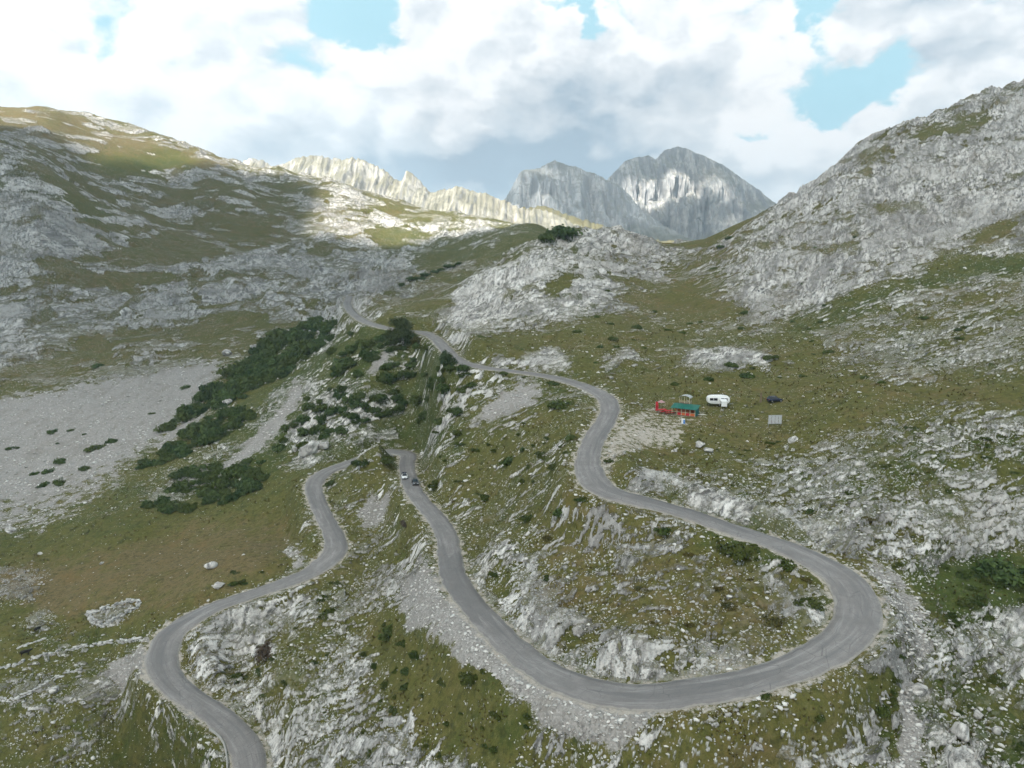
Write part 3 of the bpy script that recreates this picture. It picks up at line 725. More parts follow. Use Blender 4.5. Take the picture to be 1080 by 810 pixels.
def haze_box():
    x0, x1, y0, y1, z0, z1 = -6500., 6500., -120., 9500., -190., 900.
    V = [(x, y, z) for z in (z0, z1) for y in (y0, y1) for x in (x0, x1)]
    Fc = [(0, 2, 3, 1), (4, 5, 7, 6), (0, 1, 5, 4), (2, 6, 7, 3), (0, 4, 6, 2), (1, 3, 7, 5)]
    me = bpy.data.meshes.new('haze'); me.from_pydata(V, [], Fc); me.update()
    m = bpy.data.materials.new('mountain_air'); m.use_nodes = True; nt = m.node_tree; nt.nodes.clear()
    out = nt.nodes.new('ShaderNodeOutputMaterial'); v = nt.nodes.new('ShaderNodeVolumePrincipled')
    v.inputs['Color'].default_value = (.66, .84, 1, 1); v.inputs['Density'].default_value = HAZE
    v.inputs['Anisotropy'].default_value = .2
    nt.links.new(v.outputs[0], out.inputs['Volume'])
    return link(me, 'haze', m, kind='stuff')
HAZE = .00012
haze_box()

# ------------------------------------------------------------------ helpers for things
def thing(name, label, cat, loc, rotz=0., group=None):
    o = bpy.data.objects.new(name, None); COL.objects.link(o); o.empty_display_size = .3
    o.location = loc; o.rotation_euler = (0, 0, rotz); o['label'] = label; o['category'] = cat
    if group: o['group'] = group
    return o

def tag(o, label, cat, group=None):
    o['label'] = label; o['category'] = cat
    if group: o['group'] = group
    return o

def part(name, bm, mat, parent, smooth=False):
    me = bpy.data.meshes.new(name); bmesh.ops.recalc_face_normals(bm, faces=bm.faces); bm.to_mesh(me); bm.free()
    if smooth:
        for p in me.polygons: p.use_smooth = True
    return link(me, name, mat, parent)

def box(bm, x0, x1, y0, y1, z0, z1, bev=0., rot=None, at=None):
    r = bmesh.ops.create_cube(bm, size=1.); vs = r['verts']
    bmesh.ops.scale(bm, vec=(x1-x0, y1-y0, z1-z0), verts=vs)
    if bev > 0:
        es = list({e for v in vs for e in v.link_edges})
        g = bmesh.ops.bevel(bm, geom=es, offset=bev, segments=2, affect='EDGES', profile=.5)
        vs = list({v for f in g['faces'] for v in f.verts} | {v for v in vs if v.is_valid})
        seen = set(vs); st = list(vs)
        while st:
            v = st.pop()
            for e in v.link_edges:
                w = e.other_vert(v)
                if w not in seen: seen.add(w); st.append(w)
        vs = list(seen)
    if rot is not None: bmesh.ops.rotate(bm, cent=(0, 0, 0), matrix=rot, verts=vs)
    bmesh.ops.translate(bm, vec=((x0+x1)/2, (y0+y1)/2, (z0+z1)/2), verts=vs)
    if at is not None: bmesh.ops.transform(bm, matrix=at, verts=vs, space=Matrix())
    return vs

def cyl(bm, p0, p1, r0, r1=None, seg=10):
    p0, p1 = Vector(p0), Vector(p1); d = p1-p0
    m = Matrix.Translation((p0+p1)/2) @ d.to_track_quat('Z', 'Y').to_matrix().to_4x4()
    bmesh.ops.create_cone(bm, cap_ends=True, segments=seg, radius1=r0, radius2=r0 if r1 is None else r1, depth=d.length, matrix=m)

def loft(bm, rings, caps=True):
    vr = [[bm.verts.new(p) for p in r] for r in rings]; n = len(vr[0])
    for a, b in zip(vr, vr[1:]):
        for i in range(n): bm.faces.new((a[i], a[(i+1) % n], b[(i+1) % n], b[i]))
    if caps: bm.faces.new(vr[0][::-1]); bm.faces.new(vr[-1])

NB = bmesh.new
M_ = dict(
 tyre=simple_mat('rubber', (.018, .018, .019), .8), rim=simple_mat('alloy', (.45, .45, .46), .35, .8), glass=simple_mat('dark_glass', (.012, .015, .02), .08, 0, .05, 1., .6),
 white=simple_mat('white_enamel', (.72, .73, .73), .35), navy=simple_mat('navy_paint', (.018, .024, .05), .25, .3, .08, 2., .5), silver=simple_mat('silver_paint', (.42, .43, .45), .3, .5, .06),
 charcoal=simple_mat('charcoal_paint', (.06, .065, .07), .3, .3, .1, 2., .5), lamp=simple_mat('lamp_lens', (.75, .76, .78), .15), red_lamp=simple_mat('red_lens', (.3, .01, .01), .2),
 black=simple_mat('black_plastic', (.02, .02, .02), .6), green=simple_mat('green_roof_sheet', (.012, .135, .105), .5, 0, .25, 1.5), teal=simple_mat('green_wall_board', (.010, .095, .085), .7, 0, .2, 2.),
 cream=simple_mat('cream_timber', (.42, .36, .26), .75, 0, .15, 4.), red=simple_mat('red_cloth', (.42, .022, .03), .8, 0, .2, 3.), orange=simple_mat('orange_board', (.46, .105, .035), .75, 0, .25, 3.),
 greyroof=simple_mat('grey_roof_sheet', (.33, .35, .37), .5, 0, .25, 2.), wood=simple_mat('grey_timber', (.17, .13, .09), .85, 0, .3, 6.), bluebox=simple_mat('blue_panel', (.06, .20, .52), .5),
 panel=simple_mat('grey_panel', (.42, .43, .44), .6, 0, .12, 2.), steel=simple_mat('galvanised', (.30, .31, .32), .5, .5), cow=simple_mat('black_hide', (.014, .012, .011), .75, 0, .3, 4.),
 horn=simple_mat('horn', (.42, .38, .30), .6), plank=simple_mat('pale_board', (.52, .50, .46), .7), concrete=simple_mat('rough_concrete', (.30, .295, .28), .9, 0, .25, 2.))

def rock_mat(name, k):
    m, t, b = new_mat(name)
    pos = t.new('ShaderNodeTexCoord').outputs['Object']
    c, n1, n3 = rock_colour(t, pos, k)
    t.put(b.inputs['Base Color'], c); b.inputs['Roughness'].default_value = .92; b.inputs['Specular IOR Level'].default_value = .1
    t.put(b.inputs['Normal'], t.bump(t.math('ADD', n1, t.math('MULTIPLY', n3, .5)), .6, .3))
    return m
ROCK = rock_mat('limestone_block', .92)

def leaf_mat(name, dark, light, tr=.3):
    m, t, b = new_mat(name)
    a = t.sep(t.attr('clump').outputs['Color'])
    ob = t.new('ShaderNodeObjectInfo').outputs['Random']
    lc = t.mix(a[0], dark, light)
    if tr: lc = t.mix(t.math('MULTIPLY', ob, .55), lc, tuple(x*y for x, y in zip(light, (.95, .74, .60))))
    t.put(b.inputs['Base Color'], lc); b.inputs['Roughness'].default_value = .75
    b.inputs['Specular IOR Level'].default_value = .15
    if tr:
        tl = t.new('ShaderNodeBsdfTranslucent'); t.l.new(b.inputs['Base Color'].links[0].from_socket, tl.inputs[0])
        mx = t.new('ShaderNodeMixShader'); mx.inputs[0].default_value = tr; t.l.new(b.outputs[0], mx.inputs[1]); t.l.new(tl.outputs[0], mx.inputs[2])
        t.l.new(mx.outputs[0], m.node_tree.nodes['Material Output'].inputs[0])
    return m
PINE = leaf_mat('dwarf_pine_needles', (.030, .062, .020), (.110, .160, .052))
LEAF = leaf_mat('beech_leaves', (.024, .048, .018), (.085, .122, .045))
HERB = leaf_mat('juniper_leaves', (.030, .055, .014), (.085, .115, .030))
OLIVE = leaf_mat('heath_leaves', (.050, .055, .018), (.120, .115, .040))
TWIG = leaf_mat('bare_twigs', (.045, .040, .034), (.120, .105, .085))
GRASS = leaf_mat('grass_blades', (.066, .080, .024), (.20, .16, .075))
BARK = simple_mat('grey_bark', (.11, .095, .08), .9, 0, .3, 5.)

def leaf_cloud(lobes, n, size, seed, flat=.6):
    """many small leaf sprays on and in a set of uneven lobes -> verts, quads, colours"""
    r = np.random.default_rng(seed)
    V = []; C = []
    w = np.array([l[3]**2 for l in lobes]); w = w/w.sum()
    pick = r.choice(len(lobes), n, p=w)
    tone = r.uniform(.15, .85, len(lobes))
    for k in range(n):
        cx, cy, cz, rad, sq = lobes[pick[k]]
        d = r.normal(size=3); d /= np.linalg.norm(d)
        d[2] = abs(d[2]) if r.random() < .8 else d[2]
        rr = rad*(r.random()**.28)*(1+.16*math.sin(5*d[0]+seed)+.14*math.sin(7*d[1]+2*seed))
        c = np.array([cx, cy, cz]) + d*rr*np.array([1, 1, sq])
        if c[2] < -.15: c[2] = -.15
        nrm = d*.8 + r.normal(size=3)*.6 + np.array([0, 0, .35]); nrm /= np.linalg.norm(nrm)
        u = np.cross(nrm, r.normal(size=3)); u /= np.linalg.norm(u); v = np.cross(nrm, u)
        s = size*r.uniform(.6, 1.4)
        V += [c-u*s, c-v*s*flat+nrm*s*.2, c+u*s, c+v*s*flat+nrm*s*.2]
        t_ = np.clip(tone[pick[k]] + r.normal()*.22, 0, 1); C += [(t_, t_, t_, 1)]*4
    F_ = np.arange(4*n).reshape(-1, 4)
    return np.array(V), F_, np.array(C)

def shrub_mesh(seed, flat=.55, n=900, leaf=.085):
    r = random.Random(seed); lobes = []
    for k in range(r.randint(7, 11)):
        a = r.uniform(0, 6.28); q_ = r.uniform(0, .62)**.8
        rad = r.uniform(.26, .46)*(1-.35*q_)
        lobes.append((q_*math.cos(a), q_*math.sin(a), rad*flat*.5, rad, flat*r.uniform(.9, 1.5)))
    V, F_, C = leaf_cloud(lobes, n, leaf, seed)
    return np_mesh('shrub', V, F_, False, {'clump': C})

KIND = {}
for kd, mt, fl, n, lf in (('pine', PINE, .62, 1100, .075), ('herb', HERB, .38, 900, .07), ('olive', OLIVE, .36, 800, .075), ('twig', TWIG, .55, 700, .07)):
    KIND[kd] = []
    for k in range(5 if kd == 'pine' else 3):
        me = shrub_mesh(40+7*k+len(kd)*31, fl, n, lf); me.materials.append(mt); me.name = {'pine': 'dwarf_pine', 'herb': 'juniper_shrub', 'olive': 'heath_shrub', 'twig': 'bare_shrub'}[kd]; KIND[kd].append(me)

def plant(kd, px, py, wpx, label, cat='shrub', group=None, sq=1.):
    g = ground(px, py)
    if g is None: return None
    me = random.choice(KIND[kd]); r = .5*wpx/FPX*g.y*1.35
    g.y += r*.35; g.x = g.x/(g.y-r*.35)*g.y
    g.z = height(g.x, g.y) - .12*r
    o = bpy.data.objects.new(me.name, me); COL.objects.link(o)
    o.location = g; o.rotation_euler = (0, 0, random.uniform(0, 6.28)); o.scale = (r, r*random.uniform(.8, 1.1), r*sq*random.uniform(.9, 1.2))
    return tag(o, label, cat, group)

# ------------------------------------------------------------------ named shrubs
for kd, px, py, w, lab in [
 ('twig', 427, 556, 19, 'brown half-bare shrub between the two lower road bends, below the gravel patch'),
 ('pine', 590, 431, 30, 'wide dark shrub right of the pale gravel chute below the upper road'),
 ('pine', 603, 464, 15, 'round dark shrub just left of the upper road bend'),
 ('pine', 536, 491, 24, 'dark spreading shrub on the grassy slope between the two road arms'),
 ('pine', 552, 476, 13, 'small dark shrub beside the long white rock rib between the road arms'),
 ('pine', 412, 672, 28, 'dark green bush under the gravel bank, left of the lower road'),
 ('pine', 429, 712, 19, 'dark bush in the foreground grass, smaller and below the bush under the bank'),
 ('herb', 498, 722, 30, 'green bush at the foot of the gravel bank in the foreground'),
 ('herb', 467, 726, 22, 'green bush just left of the bush at the foot of the gravel bank'),
 ('herb', 806, 738, 20, 'bright green bush on the outer edge of the hairpin road'),
 ('herb', 862, 764, 18, 'round bright green bush below the hairpin, among stones'),
 ('herb', 855, 642, 34, 'wide bright green mat shrub just inside the hairpin bend'),
 ('olive', 820, 662, 36, 'low olive shrub inside the hairpin, beside the bright green mat shrub'),
 ('olive', 768, 640, 18, 'small olive shrub amid the grass of the hairpin island'),
 ('herb', 346, 647, 28, 'green bush by the left road above the white rock slabs'),
 ('twig', 281, 692, 42, 'wide grey green shrub on the slope right of the lowest road'),
 ('herb', 250, 716, 24, 'green bush among white slabs beside the lowest road'),
 ('pine', 1056, 612, 64, 'large dark shrub at the foot of the white crag at the right edge'),
 ('herb', 1000, 655, 26, 'dark green shrub at the lower tip of the right gravel chute'),
 ('pine', 531, 395, 12, 'small dark bush on the very edge of the upper road'),
 ('pine', 594, 252, 44, 'broad dark shrub patch on the top of the central rock dome'),
 ('pine', 577, 259, 26, 'smaller dark shrub clinging to the left end of the dome top'),
 ('pine', 770, 252, 14, 'dark shrub highest in the gully at the left end of the right cliff'),
 ('pine', 761, 262, 11, 'dark shrub in the middle of the gully at the left end of the right cliff'),
 ('pine', 753, 285, 9, 'dark shrub lowest in the gully at the left end of the right cliff'),
 ('pine', 782, 348, 11, 'dark shrub on the grass under the right cliff'),
 ('pine', 769, 388, 18, 'dark shrub in the middle of the white outcrop above the caravan'),
 ('pine', 747, 402, 14, 'dark shrub at the left foot of the white outcrop above the caravan'),
 ('pine', 788, 399, 22, 'dark shrub at the right foot of the white outcrop above the caravan'),
 ('pine', 811, 381, 16, 'dark shrub on the right shoulder of the white outcrop above the caravan'),
 ('pine', 711, 407, 12, 'dark low shrub in the grass behind the green roofed hut'),
 ('herb', 700, 566, 30, 'long green shrub near the top of the hairpin island'),
 ('pine', 591, 546, 22, 'dark shrub on the slope left of the hidden part of the road'),
 ('herb', 561, 549, 24, 'green shrub left of the dark shrub below the upper road bend'),
 ('herb', 462, 512, 26, 'green shrub on the bank right of the two cars'),
 ('herb', 404, 491, 26, 'round green bush on the mound left of the two cars'),
 ('herb', 386, 494, 30, 'longer green bush on the mound between the two road arms'),
 ('pine', 350, 512, 15, 'dark bush inside the left road bend'),
 ('pine', 425, 430, 20, 'dark bush on the rocky spur below the two trees'),
 ('olive', 442, 362, 24, 'yellow green bush between the two trees beside the upper road'),
 ('herb', 452, 368, 24, 'green bush touching the yellow green bush beside the upper road'),
 ('herb', 960, 455, 18, 'low green shrub on the rocky slope right of the grey board'),
 ('herb', 780, 590, 44, 'long low green shrub along the inner road edge before the hairpin'),
 ('herb', 826, 604, 30, 'short low green shrub along the inner road edge, nearest the hairpin'),
 ('olive', 915, 548, 18, 'yellow green shrub on top of the white road cutting'),
 ('pine', 365, 390, 34, 'bushy rounded green shrub, largest on the spur left of the tall tree'),
]:
    plant(kd, px, py, w, lab)
for px, py, w in [(57,457,17),(75,455,10),(50,500,20),(62,511,24),(46,514,16),(90,497,18),(103,475,26),(118,468,18),(66,488,18),(198,410,14),(162,437,9),(105,388,15),(14,474,12),(35,502,12),(62,469,7),(90,459,6)]:
    plant('pine', px, py, w, 'dark dwarf pine shrub on the grey scree of the left slope', group='dwarf pines on the scree', sq=.8)
for px, py, w in [(424,301,12),(433,298,12),(441,295,13),(450,291,14),(458,288,12),(466,286,12),(474,283,12),(483,280,10)]:
    plant('pine', px, py, w, 'dark shrub in the long dark strip across the slope above the upper road', group='shrubs of the dark strip above the road')

_r = random.Random(77)
for zone, n, kd, lo, hi, lab, grp in (
  ((250,600,600,800), 46, 'herb', 9, 22, 'small green shrub scattered on the foreground slope beside the lower road', 'small shrubs of the foreground slope'),
  ((460,400,650,560), 34, 'herb', 8, 20, 'small green shrub scattered on the slope enclosed by the upper and lower road', 'small shrubs between the road arms'),
  ((560,570,860,680), 20, 'olive', 8, 20, 'small olive shrub scattered on the grass island inside the hairpin', 'small shrubs of the hairpin island'),
  ((740,460,1078,600), 34, 'herb', 7, 20, 'small green shrub among the white rocks of the right foreground slope', 'small shrubs among the right rocks'),
  ((920,600,1078,805), 26, 'herb', 12, 34, 'green shrub on the lower right slope beyond the hairpin', 'shrubs of the lower right slope'),
  ((500,330,1070,400), 30, 'pine', 6, 13, 'small dark shrub on the pasture above the hut and caravan', 'small shrubs above the pasture')):
    k = 0
    while k < n:
        p = (_r.uniform(zone[0], zone[2]), _r.uniform(zone[1], zone[3])); g = ground(*p)
        if g is None: continue
        c1, c2, ed = cover(g.x, g.y)
        if ed < 1.5 or c1[1] > .3 or c1[0] > .7: continue
        plant(kd, p[0], p[1], lo+(hi-lo)*_r.random()**2, lab, group=grp, sq=_r.uniform(.7, 1.2)); k += 1

def in_poly(p, poly):
    c = False
    for i in range(len(poly)):
        (x0, y0), (x1, y1) = poly[i], poly[i-1]
        if (y0 > p[1]) != (y1 > p[1]) and p[0] < (x1-x0)*(p[1]-y0)/(y1-y0)+x0: c = not c
    return c
BANDS = [
 (95, 'pine', 'dark dwarf pine in the dense band sweeping down beside the grey scree', 'dwarf pines in the dense band', 27,
  [(352,338),(335,340),(308,348),(285,365),(262,378),(244,398),(212,418),(190,440),(172,458),(182,458),(215,436),(238,432),(262,420),(300,398),(330,378),(352,360)]),
 (40, 'pine', 'dark dwarf pine beside the narrow gravel strip of the left gully', 'dwarf pines of the left gully', 23,
  [(178,475),(205,452),(240,432),(262,432),(270,442),(240,460),(215,476),(185,486),(148,500),(140,492)]),
 (50, 'pine', 'dark dwarf pine at the foot of the gully above the meadow', 'dwarf pines above the meadow', 23,
  [(148,538),(178,520),(200,498),(232,492),(270,478),(282,488),(272,505),(300,505),(250,530),(205,540),(165,545)]),
 (100, 'pine', 'dark dwarf pine scattered over the rocky spur below the upper road', 'dwarf pines on the rocky spur', 18,
  [(330,410),(345,375),(372,352),(398,362),(430,360),(470,390),(500,395),(500,425),(480,450),(445,455),(420,440),(380,455),(345,470),(300,480),(282,470),(310,440)]),
]
for n, kd, lab, grp, w, poly in BANDS:
    xs = [p[0] for p in poly]; ys = [p[1] for p in poly]; done = []; tries = 0
    while len(done) < n and tries < 12000:
        tries += 1
        p = (random.uniform(min(xs), max(xs)), random.uniform(min(ys), max(ys)))
        if not in_poly(p, poly): continue
        if any(abs(p[0]-q_[0]) < w*.26 and abs(p[1]-q_[1]) < w*.13 for q_ in done): continue
        g = ground(*p)
        if g is None or cover(g.x, g.y)[2] < 2.5: continue
        if cover(g.x, g.y)[0][1] > .6: continue
        done.append(p); plant(kd, p[0], p[1], w*random.uniform(.55, 1.25), lab, group=grp, sq=random.uniform(.9, 1.5))

# small pines dotted over the rest of the slopes
for px, py, w in [(330,360,13),(820,245,8),(845,300,9),(862,262,8),(905,250,8),(870,325,8),(910,400,12),(930,405,10),(720,352,8),(690,330,8),(640,310,8),(560,330,8),(880,285,9),(955,225,8),(1010,350,10)]:
    plant('pine', px, py, w, 'tiny dark shrub dotted on the pale upper slopes', group='tiny shrubs on the upper slopes')

# ------------------------------------------------------------------ trees
def tree(px, py, wpx, hpx, label, seed):
    g = ground(px, py); sc = g.y/FPX; W, H = wpx*sc*.5, hpx*sc
    r = random.Random(seed)
    g.z = height(g.x, g.y) - .2
    root = thing('broadleaf_tree', label, 'tree', g)
    bm = NB(); cyl(bm, (0, 0, 0), (.15, 0, H*.55), .035*H, .018*H, 9)
    for k in range(7):
        a = k*2.4; z0 = H*(.16+.05*k)
        cyl(bm, (0.05, 0, z0), (math.cos(a)*W*.65, math.sin(a)*W*.65, z0+H*r.uniform(.12, .3)), .014*H, .005*H, 6)
    part('trunk', bm, BARK, root, True)
    lobes = []
    for k in range(16):
        a = r.uniform(0, 6.28); t_ = r.random(); q_ = math.sqrt(r.random())*(1-.55*t_)*.72
        lobes.append((q_*W*math.cos(a), q_*W*math.sin(a), H*(.20+.58*t_), W*r.uniform(.36, .58), r.uniform(.8, 1.2)))
    V, F_, C = leaf_cloud(lobes, 5200, W*.058, seed)
    me = np_mesh('crown', V, F_, False, {'clump': C}); link(me, 'crown', LEAF, root)
tree(422, 362, 31, 26, 'taller round crowned tree standing in front of the upper road', 5)
tree(471, 394, 25, 22, 'shorter dark tree by the road bend, right of the taller tree', 9)

# ------------------------------------------------------------------ loose rocks
def stone_verts(r, n_lat=3):
    pass
_ico = NB(); bmesh.ops.create_icosphere(_ico, subdivisions=1, radius=1.); _ico.verts.ensure_lookup_table()
IV = np.array([v.co[:] for v in _ico.verts]); IF = np.array([[v.index for v in f.verts] for f in _ico.faces]); _ico.free()
_ico = NB(); bmesh.ops.create_icosphere(_ico, subdivisions=3, radius=1.); _ico.verts.ensure_lookup_table()
IV3 = np.array([v.co[:] for v in _ico.verts]); IF3 = np.array([[v.index for v in f.verts] for f in _ico.faces]); _ico.free()

def boulder_mesh(seed, sx=1., sy=1., sz=.8):
    r = np.random.default_rng(seed); V = IV3.copy()
    for k in range(16):           # planes cut the ball into a broken block
        n = r.normal(size=3); n /= np.linalg.norm(n); d = r.uniform(.38, .80)
        h = V @ n; V -= np.outer(np.maximum(h-d, 0)*1.0, n)
    V += .025*np.sin(V[:, [1, 2, 0]]*9+seed)
    V *= np.array([sx, sy, sz])
    return np_mesh('boulder', V, IF3, False)

def boulder(px, py, wpx, label, seed, asp=.8, group=None):
    g = ground(px, py); rad = .5*wpx/FPX*g.y
    me = boulder_mesh(seed, 1, .85, asp)
    o = link(me, 'boulder', ROCK); o.location = (g.x*(1+rad*.5/g.y), g.y+rad*.5, height(g.x, g.y+rad*.4)+rad*asp*.35)
    o.scale = (rad,)*3; o.rotation_euler = (0, 0, seed*1.3)
    return tag(o, label, 'boulder', group)
for i, (px, py, w, lab, asp) in enumerate([
 (326,484,26,'large bright white boulder above the left road bend',.9),(340,476,18,'white boulder leaning on the large one above the left road bend',.9),
 (311,478,9,'pale upright boulder left of the large white boulder',1.3),
 (134,334,17,'pale boulder alone below the crags of the left mountain',.8),(241,376,14,'pale boulder at the top corner of the scree slope',.8),
 (269,370,12,'pale boulder right of the one at the top corner of the scree',1.),(325,355,13,'pale boulder at the upper end of the dense pine band',.7),
 (240,428,12,'white boulder among dwarf pines beside the narrow gravel strip',.8),(27,494,6,'yellowish white boulder on the scree near the left edge',.8),
 (835,468,15,'pale boulder on the grassy rise below the grey board',.8),(738,473,20,'flat grey rock in the grass below the hut',.5),(748,478,14,'white flat rock right under the flat grey rock below the hut',.5),
 (712,477,10,'small white rock left of the flat grey rock below the hut',.6),
 (967,736,30,'pointed white slab at the head of the lower right gravel chute',.5),(1010,782,34,'largest white slab in the lower right corner',.6),(1030,760,18,'white block above the largest slab in the lower right corner',.8),(1050,775,18,'white block at the right of the largest slab in the lower right corner',.7),
 (1012,700,20,'pale broken block right of the gravel chute tip',.8),
 (12,562,18,'flat pale boulder at the left edge where scree meets meadow',.4),(43,585,7,'white boulder alone on the meadow, near the left edge',.7),(107,596,9,'flat white boulder in the middle of the meadow',.4),(230,622,16,'pale boulder beside the left road on the meadow',.7),(224,600,18,'broken white rock heap upon the meadow, above the roadside boulder',.5),
 (58,732,14,'white squarish rock under the second stone wall',.7),(88,746,9,'white stone near the gravel bank at lower left',.8),
 (645,400,8,'pale rock on the outer side of the upper road bend',.8)]):
    boulder(px, py, w, lab, i+3, asp)

WALLSTONE = leaf_mat('lichened_limestone', (.20, .195, .185), (.56, .55, .53), 0)
def rubble(count, smin, smax, name, mat, weight, rows, seed, squash=.6):
    """one mesh of very many small stones lying on the slope"""
    r = np.random.default_rng(seed)
    r0, r1 = np.searchsorted(Y, rows[0]), np.searchsorted(Y, rows[1]); c0, c1 = np.searchsorted(S, -.77), np.searchsorted(S, .77)
    got = []
    while sum(len(g) for g in got) < count:
        i = r.integers(r0, r1, 60000); j = r.integers(c0, c1, 60000)
        w = weight(A1[i, j], A2[i, j], RD[i, j]-RH[i, j]); k = r.random(60000) < w
        got.append(np.stack([i[k], j[k]], 1))
    ij = np.concatenate(got)[:count]; i, j = ij[:, 0], ij[:, 1]
    P_ = np.stack([XX[i, j] + r.uniform(-.1, .1, count), YY[i, j] + r.uniform(-.2, .2, count), ZZ[i, j]], 1)
    s = smin*(smax/smin)**(r.random(count)**3.0) * np.clip(P_[:, 1]/110, 1, 2.2)**.6
    a = r.uniform(0, 6.28, count); ca, sa = np.cos(a), np.sin(a)
    base = IV[None]*(1+r.uniform(-.42, .42, (count, len(IV), 1)))
    base = base*np.stack([r.uniform(.8, 1.4, count), r.uniform(.55, 1., count), r.uniform(.45, 1., count)*squash], 1)[:, None]
    x = base[..., 0]*ca[:, None]-base[..., 1]*sa[:, None]; y = base[..., 0]*sa[:, None]+base[..., 1]*ca[:, None]
    V = np.stack([x, y, base[..., 2]], -1)*s[:, None, None] + P_[:, None] + np.array([0, 0, 1])*s[:, None, None]*.12
    Fc = (IF[None] + (np.arange(count)*len(IV))[:, None, None]).reshape(-1, 3)
    tn = np.repeat(r.uniform(0, 1, count), len(IV)); C = np.stack([tn]*4, -1)
    return link(np_mesh(name, V.reshape(-1, 3), Fc, False, {'clump': C}), name, mat, kind='stuff')
STONE = leaf_mat('loose_limestone', (.27, .26, .245), (.64, .62, .59), 0)
rubble(16000, .09, .46, 'limestone_rubble', STONE, lambda a, b, e: np.where(e > 1.2, np.clip(b[:, 0]*1.15-.09, 0.006, .9)*(1-.75*a[:, 1])*np.where(a[:, 0] > .6, .35, 1.), 0), (66, 330), 3)
rubble(9000, .10, .45, 'gravel_stones', STONE, lambda a, b, e: np.where((e > .9) & (a[:, 1] > .35), .9, np.where((e > .5) & (e < 2.6), .25, 0.)), (66, 420), 4)

def tufts(count, seed):
    r = np.random.default_rng(seed)
    r0, r1 = np.searchsorted(Y, 66), np.searchsorted(Y, 300); c0, c1 = np.searchsorted(S, -.77), np.searchsorted(S, .77)
    i = r.integers(r0, r1, count*4); j = r.integers(c0, c1, count*4)
    ok = (A1[i, j, 0] < .3) & (A1[i, j, 1] < .2) & (A1[i, j, 3] < .3) & (RD[i, j]-RH[i, j] > .7)
    cl = perlin(XX[i, j]/6+2, YY[i, j]/6) + .5*perlin(XX[i, j]/1.8, YY[i, j]/1.8)
    ok &= (r.random(count*4) < sstep(-.25, .5, cl)) & (A1[i, j, 2] < .62)
    i, j = i[ok][:count], j[ok][:count]; n = len(i)
    P_ = np.stack([XX[i, j], YY[i, j], ZZ[i, j]], 1); m = 7
    s = r.uniform(.14, .42, n)*np.clip(P_[:, 1]/110, 1, 2)**.6
    a = r.uniform(0, 6.28, (n, m)); tilt = r.uniform(.2, 1.1, (n, m))
    d = np.stack([np.cos(a)*np.sin(tilt), np.sin(a)*np.sin(tilt), np.cos(tilt)], -1)*s[:, None, None]*r.uniform(.6, 1.2, (n, m, 1))
    sd = np.stack([-np.sin(a), np.cos(a), 0*a], -1)*s[:, None, None]*.34
    b0 = P_[:, None] + d*.05
    V = np.stack([b0-sd, b0+sd, b0+d], 2).reshape(-1, 3)
    t_ = np.clip(np.repeat(A1[i, j, 2]*.9 + r.normal(0, .22, n), m*3), 0, 1)
    return link(np_mesh('grass_tufts', V, np.arange(len(V)).reshape(-1, 3), False, {'clump': np.stack([t_]*4, -1)}), 'grass_tufts', GRASS, kind='stuff')
tufts(13000, 8)

# ------------------------------------------------------------------ dry stone walls, ruin
def wall(pix, label, height_, width, seed, name='drystone_wall', cat='stone wall'):
    r = random.Random(seed); P_ = [ground(*p) for p in pix]
    V = []; Fc = []; C = []; k = 0; org = P_[0].copy()
    for a, b in zip(P_, P_[1:]):
        L = (b-a).length; n = max(2, int(L/.42)); d = (b-a).normalized(); nn = Vector((-d.y, d.x, 0)).normalized()
        for i in range(n):
            for lvl in range(max(1, int(height_/.33))):
                for side in (-1, 1):
                    if r.random() < .22 + .30*lvl + .25*math.sin(i*.37+seed): continue
                    c = a + (b-a)*((i+r.uniform(.1, .9))/n) + nn*side*width*.25*(1-.12*lvl) + Vector((0, 0, 0))
                    c.z = height(c.x, c.y) + .06 + lvl*.28 + r.uniform(-.12, .05); c.x += r.uniform(-.22, .22); c.y += r.uniform(-.22, .22)
                    ss = r.uniform(.18, .44); rot = r.uniform(-.5, .5)+math.atan2(d.y, d.x)
                    for v in IV:
                        q_ = 1+r.uniform(-.25, .25); x, y, z = v[0]*1.35*ss*q_, v[1]*ss*q_, v[2]*.72*ss*q_
                        V.append((c.x+x*math.cos(rot)-y*math.sin(rot)-org.x, c.y+x*math.sin(rot)+y*math.cos(rot)-org.y, c.z+z-org.z))
                    t_ = r.uniform(.2, 1); C += [(t_,)*4]*len(IV)
                    Fc.append(IF+k*len(IV)); k += 1
    o = link(np_mesh(name, np.array(V), np.concatenate(Fc), False, {'clump': np.array(C)}), name, WALLSTONE); o.location = org
    return tag(o, label, cat)
wall([(-30,716),(0,706),(15,703),(30,696),(60,688),(90,682),(120,678),(150,674)], 'long dry stone wall crossing the meadow from the left edge to the road', .75, .8, 1)
wall([(18,685),(33,679),(48,674)], 'short straight stone wall just above the larger black cow', .5, .5, 2)
wall([(-30,742),(0,738),(16,738),(35,730),(45,722),(60,714),(74,709),(85,708)], 'broken stone wall below the long wall, ending by the gravel bank', .6, .8, 3)
wall([(92,648),(106,643),(120,640),(134,635),(147,634),(145,641),(130,650),(118,656),(110,660),(98,658),(92,648)], 'ruined rectangular stone enclosure standing on the brown meadow', 1.0, .9, 4, 'stone_ruin', 'ruin')

